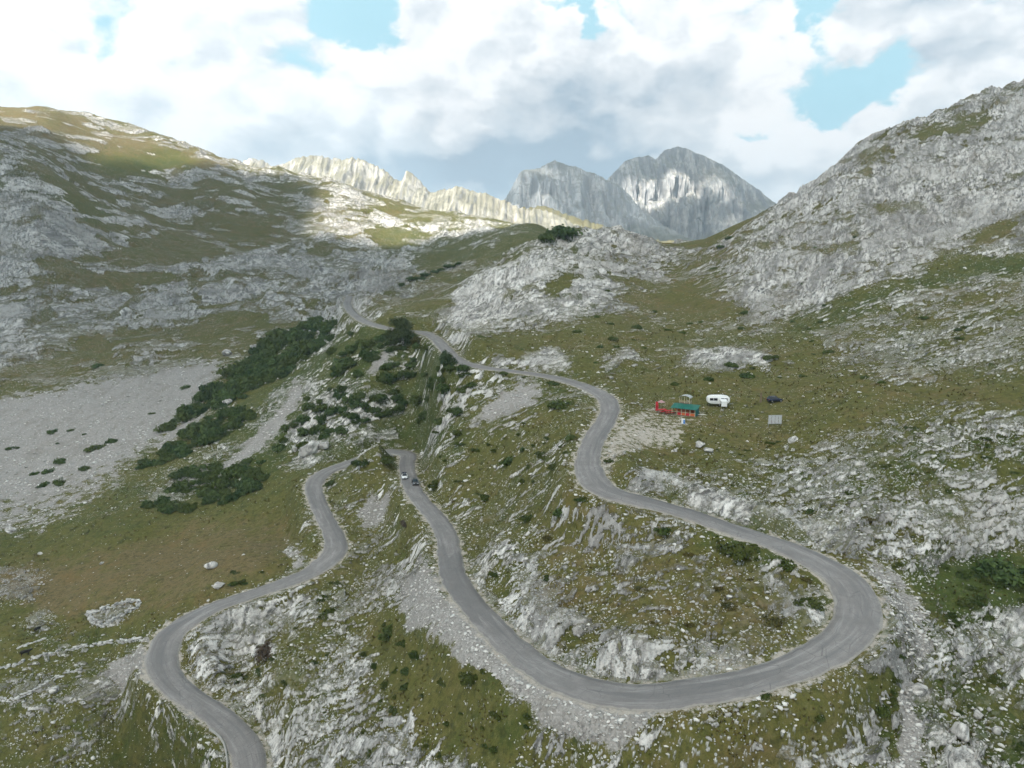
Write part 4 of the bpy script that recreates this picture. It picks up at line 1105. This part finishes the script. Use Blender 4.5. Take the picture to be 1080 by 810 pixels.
# low concrete edge of the lowest bend
def kerb():
    P_ = []
    for px, py in [(221,770),(229,776),(236,785),(239,797),(240,812),(239,830)]:
        g = ground(px, py); P_.append(Vector((g.x, g.y, g.z)))
    pts_, _ = spline([tuple(p) for p in P_], .5); o0 = pts_[0].copy(); V = []
    T = np.gradient(pts_[:, :2], axis=0); T /= np.linalg.norm(T, axis=1)[:, None]; N_ = np.stack([-T[:, 1], T[:, 0]], 1)
    for p, n in zip(pts_, N_):
        zz = height(p[0], p[1])
        for u, h in ((-.16, -.4), (-.15, .42), (.15, .45), (.16, -.4)): V.append((p[0]+n[0]*u-o0[0], p[1]+n[1]*u-o0[1], zz+h-o0[2]))
    o = link(np_mesh('concrete_kerb', np.array(V), grid_faces(len(pts_), 4), False), 'concrete_kerb', M_['concrete']); o.location = o0
    tag(o, 'low pale concrete edge wall curving along the lowest road bend', 'kerb')
kerb()

# ------------------------------------------------------------------ vehicles
def car(loc, rz, label, paint, roofmat, tilt=0., L=4.3, W=1.8, H=1.55, suv=False):
    root = thing('parked_car' if tilt is None else 'car', label, 'car', loc, rz)
    hw = W/2; zb, zs = .32, .88 if not suv else 1.0
    # body: cross sections along x (nose at +x)
    st = [(-L/2, .78, .45, zs-.10), (-L/2+.12, .94, zb, zs), (-L*.18, 1., zb-.04, zs+.02), (L*.12, 1., zb-.04, zs), (L*.30, .97, zb, zs-.08), (L/2-.25, .92, zb, zs-.17), (L/2, .72, .42, zs-.28)]
    rings = []
    for x, w, z0, z1 in st:
        a = hw*w; rings.append([(x, -a*.92, z0), (x, a*.92, z0), (x, a, z0+.14), (x, a*.99, z1-.13), (x, a*.90, z1), (x, -a*.90, z1), (x, -a*.99, z1-.13), (x, -a, z0+.14)])
    bm = NB(); loft(bm, rings); part('body', bm, paint, root, True)
    # cabin glass, pillars and roof
    xr0, xr1, xf0, xf1 = -L*.46 if suv else -L*.42, -L*.36 if suv else -L*.26, L*.22, L*.05
    bw, tw = hw*.89, hw*.74; zt = H
    def quad(name, vs, mat):
        bm = NB(); v = [bm.verts.new(p) for p in vs]; f = bm.faces.new(v)
        e = bmesh.ops.extrude_face_region(bm, geom=[f]); n = f.normal.copy() if f.normal.length else Vector((0, 0, 1))
        f.normal_update(); bmesh.ops.translate(bm, vec=f.normal*-.03, verts=[g for g in e['geom'] if isinstance(g, bmesh.types.BMVert)])
        return part(name, bm, mat, root)
    bm = NB(); loft(bm, [[(xr0+.03, -bw+.03, zs-.02), (xr0+.03, bw-.03, zs-.02), (xf0-.03, bw-.03, zs-.05), (xf0-.03, -bw+.03, zs-.05)],
                         [(xr1+.03, -tw+.03, zt-.03), (xr1+.03, tw-.03, zt-.03), (xf1-.03, tw-.03, zt-.03), (xf1-.03, -tw+.03, zt-.03)]])
    part('cabin_pillars', bm, paint, root)
    quad('windscreen', [(xf0-.02, -bw+.10, zs+.02), (xf0-.02, bw-.10, zs+.02), (xf1+.03, tw-.08, zt-.09), (xf1+.03, -tw+.08, zt-.09)], M_['glass'])
    quad('rear_window', [(xr0, bw-.10, zs+.06), (xr0, -bw+.10, zs+.06), (xr1-.03, -tw+.08, zt-.09), (xr1-.03, tw-.08, zt-.09)], M_['glass'])
    for sg in (-1, 1):
        vs = [(xr0+.16, sg*(bw+.012), zs+.04), (xf0-.20, sg*(bw+.012), zs+.03), (xf1-.06, sg*(tw+.03), zt-.10), (xr1+.08, sg*(tw+.03), zt-.10)]
        quad('side_window', vs if sg < 0 else vs[::-1], M_['glass'])
        bm = NB(); box(bm, xf0-.28, xf0-.12, sg*(hw+.02)-.09, sg*(hw+.02)+.09, zs+.02, zs+.17, .03); part('wing_mirror', bm, paint, root)
        bm = NB(); box(bm, L/2-.17, L/2-.035, sg*hw*.60-.19, sg*hw*.60+.19, zs-.36, zs-.21, .03); part('headlight', bm, M_['lamp'], root)
        bm = NB(); box(bm, -L/2-.01, -L/2+.12, sg*hw*.70-.12, sg*hw*.70+.12, zs-.34, zs-.12, .03); part('tail_light', bm, M_['red_lamp'], root)
        for x in (-L*.31, L*.31):
            bm = NB(); cyl(bm, (x, sg*(hw-.20), .33), (x, sg*(hw+.01), .33), .33, seg=20); wh = part('tyre', bm, M_['tyre'], root)
            bm = NB(); cyl(bm, (x, sg*(hw-.05), .33), (x, sg*(hw+.025), .33), .20, seg=12); part('rim', bm, M_['rim'], wh)
    bm = NB(); box(bm, xr1-.02, xf1+.02, -tw-.01, tw+.01, zt-.05, zt+.03, .03); part('roof', bm, roofmat, root)
    bm = NB(); box(bm, L/2-.10, L/2+.02, -hw*.34, hw*.34, zs-.38, zs-.22, .02); part('grille', bm, M_['black'], root)
    if tilt: root.rotation_euler = (0, tilt, rz)
    return root

def on_road(px, py, off):
    s, e = ray(px, py)
    d = np.hypot(RC[:, 0]/RC[:, 1]-s, RC[:, 2]/RC[:, 1]-e); i = int(np.argmin(d))
    p = RC[i]; n = RN[i]
    return Vector((p[0]+n[0]*off, p[1]+n[1]*off, p[2]+.07)), math.atan2(RT[i, 1], RT[i, 0]), i
# both drive down towards the drone: heading is against the forward direction
i0 = on_road(430, 503, 0)
def face_us(i):
    a = math.atan2(RT[i, 1], RT[i, 0]); return a if math.sin(a) < 0 else a+math.pi
p_, a_, i_ = on_road(430, 504, 0)
sgn = 1 if RN[i_][0] < 0 else -1
p1, a1, i1 = on_road(430, 504, 1.30*sgn); car(p1, face_us(i1), 'car with a white bonnet and dark roof, the farther of two on the road', M_['white'], M_['navy'], L=4.1)
p2, a2, i2 = on_road(434, 511, -1.25*sgn); car(p2, face_us(i2), 'dark grey car with headlights, the nearer of two on the road', M_['charcoal'], M_['charcoal'], L=4.2, suv=True)
g = ground(817, 424); g.z = height(g.x, g.y)+.02
car(g, math.radians(12), 'dark blue car parked alone on the grass right of the caravan', M_['navy'], M_['navy'], tilt=None, suv=True)

# ------------------------------------------------------------------ caravan
def caravan(px, py):
    g = ground(px, py); g.z = height(g.x, g.y) + .05
    root = thing('caravan', 'white rounded caravan with dark windows parked on the grass behind the hut', 'caravan', g, math.radians(-4))
    L, W, H = 6.1, 2.2, 2.35; bm = NB(); rings = []
    for k, (y, q_) in enumerate([(-W/2, .93), (-W/2+.08, .985), (-W/2+.3, 1.), (W/2-.3, 1.), (W/2-.08, .985), (W/2, .93)]):
        ring = []
        for t_ in range(36):
            a = 2*math.pi*t_/36; c, s_ = math.cos(a), math.sin(a); n = 3.4
            ring.append((math.copysign(abs(c)**(2/n), c)*L/2*q_, y, .5+H/2+math.copysign(abs(s_)**(2/n), s_)*H/2*q_))
        rings.append(ring)
    loft(bm, rings); part('body', bm, M_['white'], root, True)
    for x0, x1 in ((-2.45, -1.45), (-1.35, -.35), (.55, 1.45), (1.55, 2.35)):
        bm = NB(); box(bm, x0, x1, -W/2-.03, -W/2+.02, 1.55, 2.15, .02); w_ = part('window', bm, M_['glass'], root)
        bm = NB()
        for a in ((x0-.04, x1+.04, 1.49, 1.545), (x0-.04, x1+.04, 2.155, 2.21)): box(bm, a[0], a[1], -W/2-.035, -W/2+.02, a[2], a[3])
        part('frame', bm, M_['steel'], w_)
    bm = NB(); box(bm, -.25, .42, -W/2-.03, -W/2+.02, .68, 2.30, .03); d_ = part('door', bm, M_['white'], root)
    bm = NB(); box(bm, .28, .36, -W/2-.07, -W/2-.028, 1.4, 1.5); part('handle', bm, M_['black'], d_)
    for sg in (-1, 1):
        bm = NB(); cyl(bm, (.2, sg*(W/2-.22), .33), (.2, sg*(W/2-.02), .33), .33, seg=18); w_ = part('tyre', bm, M_['tyre'], root)
        bm = NB(); cyl(bm, (.2, sg*(W/2-.06), .33), (.2, sg*(W/2-.005), .33), .19, seg=12); part('rim', bm, M_['rim'], w_)
    bm = NB(); cyl(bm, (L/2-.1, -.5, .5), (L/2+1.1, 0, .45), .05); cyl(bm, (L/2-.1, .5, .5), (L/2+1.1, 0, .45), .05); cyl(bm, (L/2+1.05, 0, 0), (L/2+1.05, 0, .6), .05); part('drawbar', bm, M_['steel'], root)
    bm = NB(); box(bm, -.9, .4, -.4, .4, .5+H-.02, .5+H+.10, .04); part('roof_hatch', bm, M_['white'], root)
    # white porch in front of the door
    bm = NB(); zr = 1.65
    loft(bm, [[(.1, -W/2-.04, zr+.35), (2.0, -W/2-.04, zr+.35), (2.0, -W/2-.04, zr+.30), (.1, -W/2-.04, zr+.30)], [(.25, -W/2-1.9, zr), (1.85, -W/2-1.9, zr), (1.85, -W/2-1.9, zr-.05), (.25, -W/2-1.9, zr-.05)]])
    aw = part('porch_awning', bm, M_['white'], root)
    bm = NB(); box(bm, .30, 1.80, -W/2-1.88, -W/2-1.82, .25, zr-.06); part('porch_panel', bm, M_['white'], root)
    for x in (.27, 1.83):
        bm = NB(); cyl(bm, (x, -W/2-1.85, -.2), (x, -W/2-1.85, zr), .035); part('porch_post', bm, M_['steel'], root)
caravan(757, 428)

# ------------------------------------------------------------------ green roofed hut with lookout
def hut(px, py):
    g = ground(px, py); s_ = .95
    g.z = height(g.x, g.y+2) - .1; g.y += 2.0
    root = thing('wooden_hut', 'green roofed open fronted wooden hut with a small grey roofed lookout on top', 'hut', g, math.radians(-31))
    X0, X1, Y0, Y1, HF, HB = -4.2, 3.9, -1.9, 1.9, 2.5, 3.3
    bm = NB(); box(bm, X0-.1, X1+.1, Y0-.1, Y1+.1, -.9, .22); part('floor', bm, M_['wood'], root)
    bm = NB(); box(bm, X0, X1, Y1-.1, Y1, .22, HB-.1); part('back_wall', bm, M_['orange'], root)
    bm = NB(); v = [(X1-.1, Y0, .22), (X1-.1, Y1-.1, .22), (X1-.1, Y1-.1, HB-.1), (X1-.1, Y0, HF-.05)]; w = [(X1, p[1], p[2]) for p in v]; loft(bm, [v, w]); part('side_wall', bm, M_['teal'], root)
    bm = NB(); n = 34
    for k in range(n):           # ribbed metal sheet
        a, b = X0-.35+(X1-X0+.7)*k/n, X0-.35+(X1-X0+.7)*(k+.5)/n
        loft(bm, [[(a, Y0-.55, HF+.02), (b, Y0-.55, HF+.02), (b, Y0-.55, HF-.04), (a, Y0-.55, HF-.04)], [(a, Y1+.25, HB+.16), (b, Y1+.25, HB+.16), (b, Y1+.25, HB+.10), (a, Y1+.25, HB+.10)]])
        a2 = X0-.35+(X1-X0+.7)*(k+1)/n
        loft(bm, [[(b, Y0-.55, HF-.03), (a2, Y0-.55, HF-.03), (a2, Y0-.55, HF-.07), (b, Y0-.55, HF-.07)], [(b, Y1+.25, HB+.11), (a2, Y1+.25, HB+.11), (a2, Y1+.25, HB+.07), (b, Y1+.25, HB+.07)]])
    part('roof', bm, M_['green'], root)
    for x in (X0+.1, -2.4, -.9, .5, 2.0, X1-.22):
        bm = NB(); box(bm, x-.10, x+.10, Y0-.08, Y0+.10, -.5, HF-.08); part('post', bm, M_['cream'], root)
    for x0, x1, c in ((-2.2, -1.05, 'red'), (-.75, .38, 'orange'), (.62, 1.88, 'red'), (2.12, X1-.35, 'orange')):
        bm = NB(); box(bm, x0, x1, Y0+.02, Y0+.08, .25, 1.15); part('counter_panel', bm, M_[c], root)
    bm = NB(); box(bm, X0+.2, X1-.3, Y0-.14, Y0+.30, 1.16, 1.22); part('counter_top', bm, M_['cream'], root)
    # lookout behind: floor, posts, rails, curved grey roof
    lx0, lx1, ly0, ly1 = -3.0, .6, 2.0, 4.4
    bm = NB(); box(bm, lx0, lx1, ly0, ly1, HB+.12, HB+.26); lk = part('lookout_floor', bm, M_['wood'], root)
    for x in (lx0+.1, (lx0+lx1)/2, lx1-.1):
        for y in (ly0+.1, ly1-.1):
            bm = NB(); box(bm, x-.08, x+.08, y-.08, y+.08, -.9, HB+2.35); part('lookout_post', bm, M_['cream'], root)
    bm = NB()
    for z in (HB+.6, HB+.95):
        box(bm, lx0, lx1, ly0, ly0+.06, z, z+.12); box(bm, lx0, lx0+.06, ly0+.2, ly1-.2, z, z+.12); box(bm, lx1-.06, lx1, ly0+.2, ly1-.2, z, z+.12)
    part('lookout_rail', bm, M_['cream'], root)
    bm = NB(); rg = []
    for k in range(11):
        a = math.pi*(.12+.76*k/10); x = (lx0+lx1)/2-math.cos(a)*2.15; z = HB+1.65+math.sin(a)*1.15
        rg.append([(x, ly0-.35, z), (x, ly1+.35, z), (x, ly1+.35, z+.07), (x, ly0-.35, z+.07)])
    loft(bm, rg); part('lookout_roof', bm, M_['greyroof'], root, False)
    root.scale = (.8, .8, .8)
    return root, g
hut_root, hg = hut(725, 440)

def red_table(px, py, rz, label):
    g = ground(px, py); g.z = height(g.x, g.y)
    root = thing('picnic_table', label, 'table', g, rz, None)
    bm = NB(); box(bm, -1.0, 1.0, -.42, .42, .72, .79, .01); part('tabletop', bm, M_['red'], root)
    for sg in (-1, 1):
        bm = NB(); box(bm, -1., 1., sg*.78-.16, sg*.78+.16, .43, .49, .01); part('bench', bm, M_['red'], root)
        bm = NB(); cyl(bm, (sg*.7, -.35, .72), (sg*.7, -.75, -.1), .05, seg=6); cyl(bm, (sg*.7, .35, .72), (sg*.7, .75, -.1), .05, seg=6); box(bm, sg*.7-.04, sg*.7+.04, -.8, .8, .36, .43); part('leg', bm, M_['wood'], root)
    root.scale = (1.25, 1.25, 1.35)
    return root
red_table(705, 437, .2, 'red picnic table with benches next to the open side of the hut')
red_table(698, 436, .35, 'red picnic table with benches, nearer the red banner')
g = ground(691, 435); g.z = height(g.x, g.y)
fl = thing('banner', 'upright red banner at the left end of the hut terrace', 'banner', g, .2)
bm = NB(); cyl(bm, (0, 0, -.3), (0, 0, 3.0), .04); part('pole', bm, M_['steel'], fl)
bm = NB(); rg = []
for k in range(9):
    z = .45+2.4*k/8; y = .10*math.sin(k*.9); w = .95-.25*(k/8)**2
    rg.append([(.04, y-.012, z), (w, y-.012+.05*math.sin(k), z), (w, y+.012+.05*math.sin(k), z), (.04, y+.012, z)])
loft(bm, rg); part('cloth', bm, M_['red'], fl)
g = ground(697, 432); g.z = height(g.x, g.y)
um = thing('parasol', 'pale pink and white parasol open over the red tables', 'parasol', g)
bm = NB(); cyl(bm, (0, 0, -.2), (0, 0, 2.5), .035); part('pole', bm, M_['steel'], um)
bm = NB(); top = bm.verts.new((0, 0, 2.65)); rim = [bm.verts.new((1.15*math.cos(k*math.pi/4), 1.15*math.sin(k*math.pi/4), 2.1)) for k in range(8)]
for k in range(8): bm.faces.new((top, rim[k], rim[(k+1) % 8]))
bmesh.ops.solidify(bm, geom=bm.faces[:], thickness=.02)
part('canopy', bm, simple_mat('faded_pink_cloth', (.62, .40, .45), .85, 0, .25, 2.), um)
g = ground(720.5, 447); g.z = height(g.x, g.y)-.05
fr = thing('drinks_cooler', 'small white and blue drinks cooler standing before the hut', 'cooler', g, -.2)
bm = NB(); box(bm, -.45, .45, -.35, .35, .05, 1.25, .03); part('cabinet', bm, M_['white'], fr)
bm = NB(); box(bm, -.02, .42, -.375, -.352, .15, 1.15, .005); part('front_panel', bm, M_['bluebox'], fr)
bm = NB(); box(bm, -.47, .47, -.37, .37, 1.255, 1.33, .02); part('lid', bm, M_['white'], fr)
g = ground(740, 438); g.z = height(g.x, g.y)
bm = NB(); box(bm, -1.6, 1.6, -.2, .2, .03, .11, .01); box(bm, -1.2, 1.7, .02, .34, .115, .18, .01, Matrix.Rotation(.12, 3, 'Z'))
o = part('board_stack', bm, M_['plank'], None); o.location = g; o.rotation_euler = (0, .08, .25); tag(o, 'pale boards lying in the grass at the right end of the hut', 'boards')

# grey panelled board on posts
g = ground(817, 450); g.z = height(g.x, g.y)
bd = thing('notice_board', 'pale grey panelled board on two posts standing in the grass', 'board', g, math.radians(4))
bm = NB()
for k in range(4): box(bm, -1.8+.9*k+.055, -.9+.9*k-.055, -.04, .04, .75, 2.95, .01)
part('panel', bm, M_['panel'], bd)
bm = NB(); box(bm, -1.85, 1.85, .045, .10, .70, .82); box(bm, -1.85, 1.85, .045, .10, 2.88, 3.0); box(bm, -1.85, 1.85, .045, .10, 1.8, 1.9); part('rail', bm, M_['steel'], bd)
for x in (-1.6, 1.6):
    bm = NB(); box(bm, x-.06, x+.06, .105, .22, -.4, 3.0); part('post', bm, M_['steel'], bd)
g = ground(802, 425); g.z = height(g.x, g.y)
bm = NB(); cyl(bm, (0, 0, -.3), (.15, .05, 2.7), .27, .19, 8); o = part('wooden_post', bm, M_['wood'], None); o.location = g; tag(o, 'dark weathered post standing between the caravan and the parked car', 'post')

# ------------------------------------------------------------------ cows
def cow(px, py, rz, label, sc=1., head_down=False):
    g = ground(px, py); g.z = height(g.x, g.y) - .03
    V = []; E_ = []; R_ = []
    def add(p, r, par=None):
        V.append(p); R_.append(r)
        if par is not None: E_.append((par, len(V)-1))
        return len(V)-1
    hip = add((-.72, 0, 1.12), (.30, .33)); b1 = add((-.30, 0, 1.06), (.36, .40), hip); b2 = add((.15, 0, 1.04), (.37, .42), b1); sh = add((.58, 0, 1.08), (.30, .37), b2)
    hz = .50 if head_down else 1.32; hx = 1.22 if head_down else 1.15
    nk = add((.90, 0, 1.10 if not head_down else .88), (.18, .23), sh); hd = add((hx, 0, hz), (.14, .15), nk); mz = add((hx+.30, 0, hz-.20), (.085, .09), hd)
    ru = add((-.88, 0, 1.10), (.22, .24), hip); tl = add((-1.0, 0, .98), (.05, .05), ru); add((-1.03, 0, .52), (.035, .035), tl)
    for sg in (-1, 1):
        k = add((-.66, sg*.20, .86), (.19, .15), hip); st = add((-.56, sg*.22, .66), (.13, .11), k); hk = add((-.78, sg*.22, .46), (.075, .065), st); ft = add((-.74, sg*.22, .10), (.055, .05), hk); add((-.69, sg*.22, .02), (.07, .06), ft)
        k = add((.56, sg*.19, .78), (.14, .12), sh); kn = add((.58, sg*.20, .46), (.075, .07), k); ft = add((.57, sg*.20, .10), (.055, .05), kn); add((.61, sg*.20, .02), (.07, .06), ft)
        ea = add((hx-.04, sg*.14, hz+.10), (.04, .03), hd); add((hx-.08, sg*.27, hz+.09), (.045, .02), ea)
    me = bpy.data.meshes.new('cow'); me.from_pydata(V, E_, []); me.update()
    o = bpy.data.objects.new('cow', me); COL.objects.link(o)
    md = o.modifiers.new('skin', 'SKIN'); sd = o.modifiers.new('sub', 'SUBSURF'); sd.levels = sd.render_levels = 2
    if not me.skin_vertices: 
        bpy.context.view_layer.objects.active = o
    for i, r in enumerate(R_): me.skin_vertices[0].data[i].radius = r
    me.skin_vertices[0].data[hip].use_root = True
    dg = bpy.context.evaluated_depsgraph_get(); nm = bpy.data.meshes.new_from_object(o.evaluated_get(dg)); o.modifiers.clear(); o.data = nm
    nm.materials.clear(); nm.materials.append(M_['cow'])
    for p in nm.polygons: p.use_smooth = True
    o.location = g; o.rotation_euler = (0, 0, rz); o.scale = (sc,)*3
    for sg in (-1, 1):
        bm = NB(); cyl(bm, (hx-.03, sg*.09, hz+.12), (hx, sg*.22, hz+.20), .03, .022, 6); cyl(bm, (hx, sg*.22, hz+.20), (hx+.06, sg*.25, hz+.33), .022, .006, 6); part('horn', bm, M_['horn'], o, True)
    tag(o, label, 'cow', 'cows on the meadow')
cow(27, 692, math.radians(35), 'larger black cow standing below the short stone wall', 1.1)
cow(40, 666, math.radians(75), 'smaller black cow farther off, by the stony patch', .9, True)


# ------------------------------------------------------------------ sun, sky, clouds
SUN_EL = math.radians(47); SUN_AZ = math.radians(212)     # azimuth clockwise from +Y (straight ahead)
SD = Vector((math.sin(SUN_AZ)*math.cos(SUN_EL), math.cos(SUN_AZ)*math.cos(SUN_EL), math.sin(SUN_EL)))
sl = bpy.data.lights.new('sun', 'SUN'); sl.energy = 5.0; sl.angle = math.radians(.5); sl.color = (1, .95, .86)
so = bpy.data.objects.new('sun', sl); COL.objects.link(so); so.rotation_euler = (-SD).to_track_quat('-Z', 'Y').to_euler(); so.location = SD*500

def build_world():
    w = bpy.data.worlds.new('World'); scene.world = w; w.use_nodes = True
    t = NT(w.node_tree); bg = w.node_tree.nodes['Background']
    sky = t.new('ShaderNodeTexSky', sky_type='NISHITA', sun_disc=False, sun_elevation=SUN_EL, sun_rotation=SUN_AZ,
                altitude=1800., air_density=1.0, dust_density=1.2, ozone_density=1.0)
    d = t.new('ShaderNodeTexCoord').outputs['Generated']
    sx = t.new('ShaderNodeSeparateXYZ'); t.put(sx.inputs[0], d)
    dx, dy, dz = sx.outputs
    p0 = t.scale(d, (1., 1., 1.55))
    wn = t.new('ShaderNodeTexNoise'); t.put(wn.inputs['Vector'], p0); wn.inputs['Scale'].default_value = 7.; wn.inputs['Detail'].default_value = 6.; wn.inputs['Roughness'].default_value = .6
    p = t.vmath('ADD', p0, t.vmath('MULTIPLY', t.vmath('SUBTRACT', wn.outputs[1], (.5, .5, .5)), (.085, .085, .085)))
    def total(lst):
        o = None
        for px, py, rx, ry, amt in lst:
            s, e = ray(px, py); v = Vector((s, 1, e)).normalized()
            q = t.vmath('MULTIPLY', t.vmath('SUBTRACT', t.vmath('ADD', d, t.vmath('MULTIPLY', t.vmath('SUBTRACT', wn.outputs[1], (.5, .5, .5)), (.16, .16, .16))), tuple(v)), (1/rx, 1/rx, 1/ry))
            r2 = t.vmath('DOT_PRODUCT', q, q)
            g = t.math('MULTIPLY', t.math('POWER', 2.718, t.math('MULTIPLY', r2, -1.)), amt)
            o = g if o is None else t.math('ADD', o, g)
        return o
    def billow(q, sc, sm):
        v_ = t.voro(q, sc)
        return t.math('SUBTRACT', .42, t.math('MULTIPLY', t.math('MULTIPLY', v_, v_), 1.15))
    def field(q, det=6.):
        f_ = t.noise(q, 3.6, 2., .5)
        f_ = t.math('ADD', f_, t.math('MULTIPLY', billow(q, 8., .5), .30))
        f_ = t.math('ADD', f_, t.math('MULTIPLY', billow(q, 19., .45), .15))
        f_ = t.math('ADD', f_, t.math('MULTIPLY', t.math('SUBTRACT', t.noise(q, 26., det, .66), .5), .30))
        return f_
    f0 = field(p)
    gaps = total([(350,8,.034,.027,.42),(392,-10,.04,.022,.36),(570,2,.030,.016,.38),(612,20,.040,.016,.42),(650,38,.03,.014,.2),(868,112,.046,.020,.33),(925,94,.045,.028,.36),(795,136,.045,.014,.34),
                  (105,66,.024,.034,.2),(850,25,.022,.06,.34),(960,60,.03,.05,.18)])
    fills = total([(210,110,.28,.07,.20),(700,60,.13,.09,.20),(480,80,.20,.12,.18),(1030,60,.10,.12,.22),(830,172,.10,.024,.42),(520,165,.35,.06,.40),(560,215,.30,.05,.5),(80,190,.2,.06,.3),(30,60,.10,.12,.15),(165,15,.07,.05,.22)])
    shape = t.math('ADD', t.math('SUBTRACT', f0, gaps), fills)
    fac = t.ramp(shape, .43, .58)
    rel = t.math('SUBTRACT', f0, field(t.vmath('ADD', p, (-.020, -.008, .040)), 2.))
    shade = total([(505,190,.24,.036,.60),(660,176,.15,.03,.34),(400,150,.14,.035,.22),(660,105,.10,.05,.25),(1010,60,.12,.10,.18),(230,85,.10,.03,.10),(560,130,.12,.03,.15)])
    white = total([(110,135,.22,.05,.30),(30,50,.12,.08,.2),(835,165,.10,.03,.65),(760,40,.06,.05,.2),(500,152,.07,.018,.25),(470,55,.14,.06,.2),(310,60,.13,.05,.15)])
    core = t.math('MULTIPLY', t.ramp(shape, .62, 1.0), .26)
    tone = t.math('ADD', t.math('SUBTRACT', t.math('ADD', t.math('MULTIPLY', rel, 2.1), .84), t.math('ADD', shade, core)), white, clamp=True)
    ccol = t.mix(t.ramp(tone, 0., .6), (3.6, 4.7, 5.7), (7.2, 7.7, 8.1))
    ccol = t.mix(t.ramp(tone, .5, 1.), ccol, (10.6, 10.6, 10.6))
    blue = t.mix(.8, sky.outputs[0], (5.0, 8.6, 9.6))
    c = t.mix(fac, blue, ccol)
    t.put(bg.inputs[0], c); bg.inputs[1].default_value = .052
build_world()

def cloud_deck(H, gx, gy, a, dark):
    m, t, b = new_mat('cloud_vapour')
    out = m.node_tree.nodes['Material Output']
    tl = t.new('ShaderNodeBsdfTranslucent'); t.put(tl.inputs[0], t.mix(t.sep(t.attr('thick').outputs['Color'])[1], (.29, .282, .272), (.05, .05, .053)))
    df = t.new('ShaderNodeBsdfDiffuse'); df.inputs[0].default_value = (.8, .8, .8, 1)
    tr = t.new('ShaderNodeBsdfTransparent')
    ad = t.new('ShaderNodeMixShader'); ad.inputs[0].default_value = .12
    t.l.new(tl.outputs[0], ad.inputs[1]); t.l.new(df.outputs[0], ad.inputs[2])
    mx = t.new('ShaderNodeMixShader'); th = t.sep(t.attr('thick').outputs['Color'])[0]
    t.put(mx.inputs[0], t.math('MULTIPLY', th, t.math('ADD', .86, t.math('MULTIPLY', t.sep(t.attr('thick').outputs['Color'])[1], .12)))); t.l.new(tr.outputs[0], mx.inputs[1]); t.l.new(ad.outputs[0], mx.inputs[2]); t.l.new(mx.outputs[0], out.inputs[0])
    k = H/SD.z
    V = np.stack([gx + SD.x*k, gy + SD.y*k, H + 60*perlin(gx/300, gy/300)], -1).reshape(-1, 3)
    Fc = grid_faces(*gx.shape); av = a.ravel(); keep = av[Fc].max(1) > .001
    return link(np_mesh('cloud', V, Fc[keep], True, {'thick': np.stack([av, np.clip(dark.ravel(), 0, 1), av, av], -1)}), 'cloud', m, kind='structure')
def near_cloud():
    gx, gy = np.meshgrid(np.linspace(-1700, 1500, 90), np.linspace(-900, 1250, 90))
    # the rim of the cloud's shadow on the valley
    edge = np.interp(gx, [-1700, -700, -440, -340, -235, -190, 60, 200, 600, 1500], [1040, 1040, 1045, 1160, 1160, 940, 900, 900, 980, 1000])
    edge = edge + 40*perlin(gx/130, gy/130) + 20*perlin(gx/50+3, gy/50)
    cloud_deck(1500., gx, gy, sstep(0, 70, edge - gy) * sstep(-900, -700, gy) * sstep(-1700, -1500, gx) * sstep(1500, 1300, gx),
        sstep(0., -220., gx - .1*gy) * sstep(260, 480, gy))
def far_cloud():
    gx, gy = np.meshgrid(np.linspace(-300, 2600, 80), np.linspace(2500, 5200, 80))
    e = perlin(gx/420+3, gy/420)*.5 + perlin(gx/150, gy/150+7)*.3
    a = sstep(-.15, .32, e + .47 - .72*np.exp(-(((gx-980)/360)**2 + ((gy-3900)/130)**2))) * sstep(2500, 2900, gy) * sstep(-300, 0, gx) * sstep(5200, 4900, gy)
    cloud_deck(1500., gx, gy, a, a*.5)
near_cloud(); far_cloud()

cam = bpy.data.cameras.new('camera'); cam.sensor_width = 36; cam.lens = 36*FPX/1080; cam.clip_start = 1; cam.clip_end = 30000
co = bpy.data.objects.new('camera', cam); COL.objects.link(co); co.rotation_euler = (math.pi/2 - PITCH, 0, 0)
scene.camera = co
scene.view_settings.view_transform = 'Standard'; scene.view_settings.look = 'None'; scene.view_settings.exposure = 1.22; scene.view_settings.gamma = 1
scene.render.engine = 'CYCLES'
scene.cycles.use_denoising = True
scene.cycles.max_bounces = 4; scene.cycles.diffuse_bounces = 3; scene.cycles.volume_bounces = 0; scene.cycles.use_adaptive_sampling = True; scene.cycles.adaptive_threshold = .035; scene.cycles.adaptive_min_samples = 24; scene.cycles.transparent_max_bounces = 8
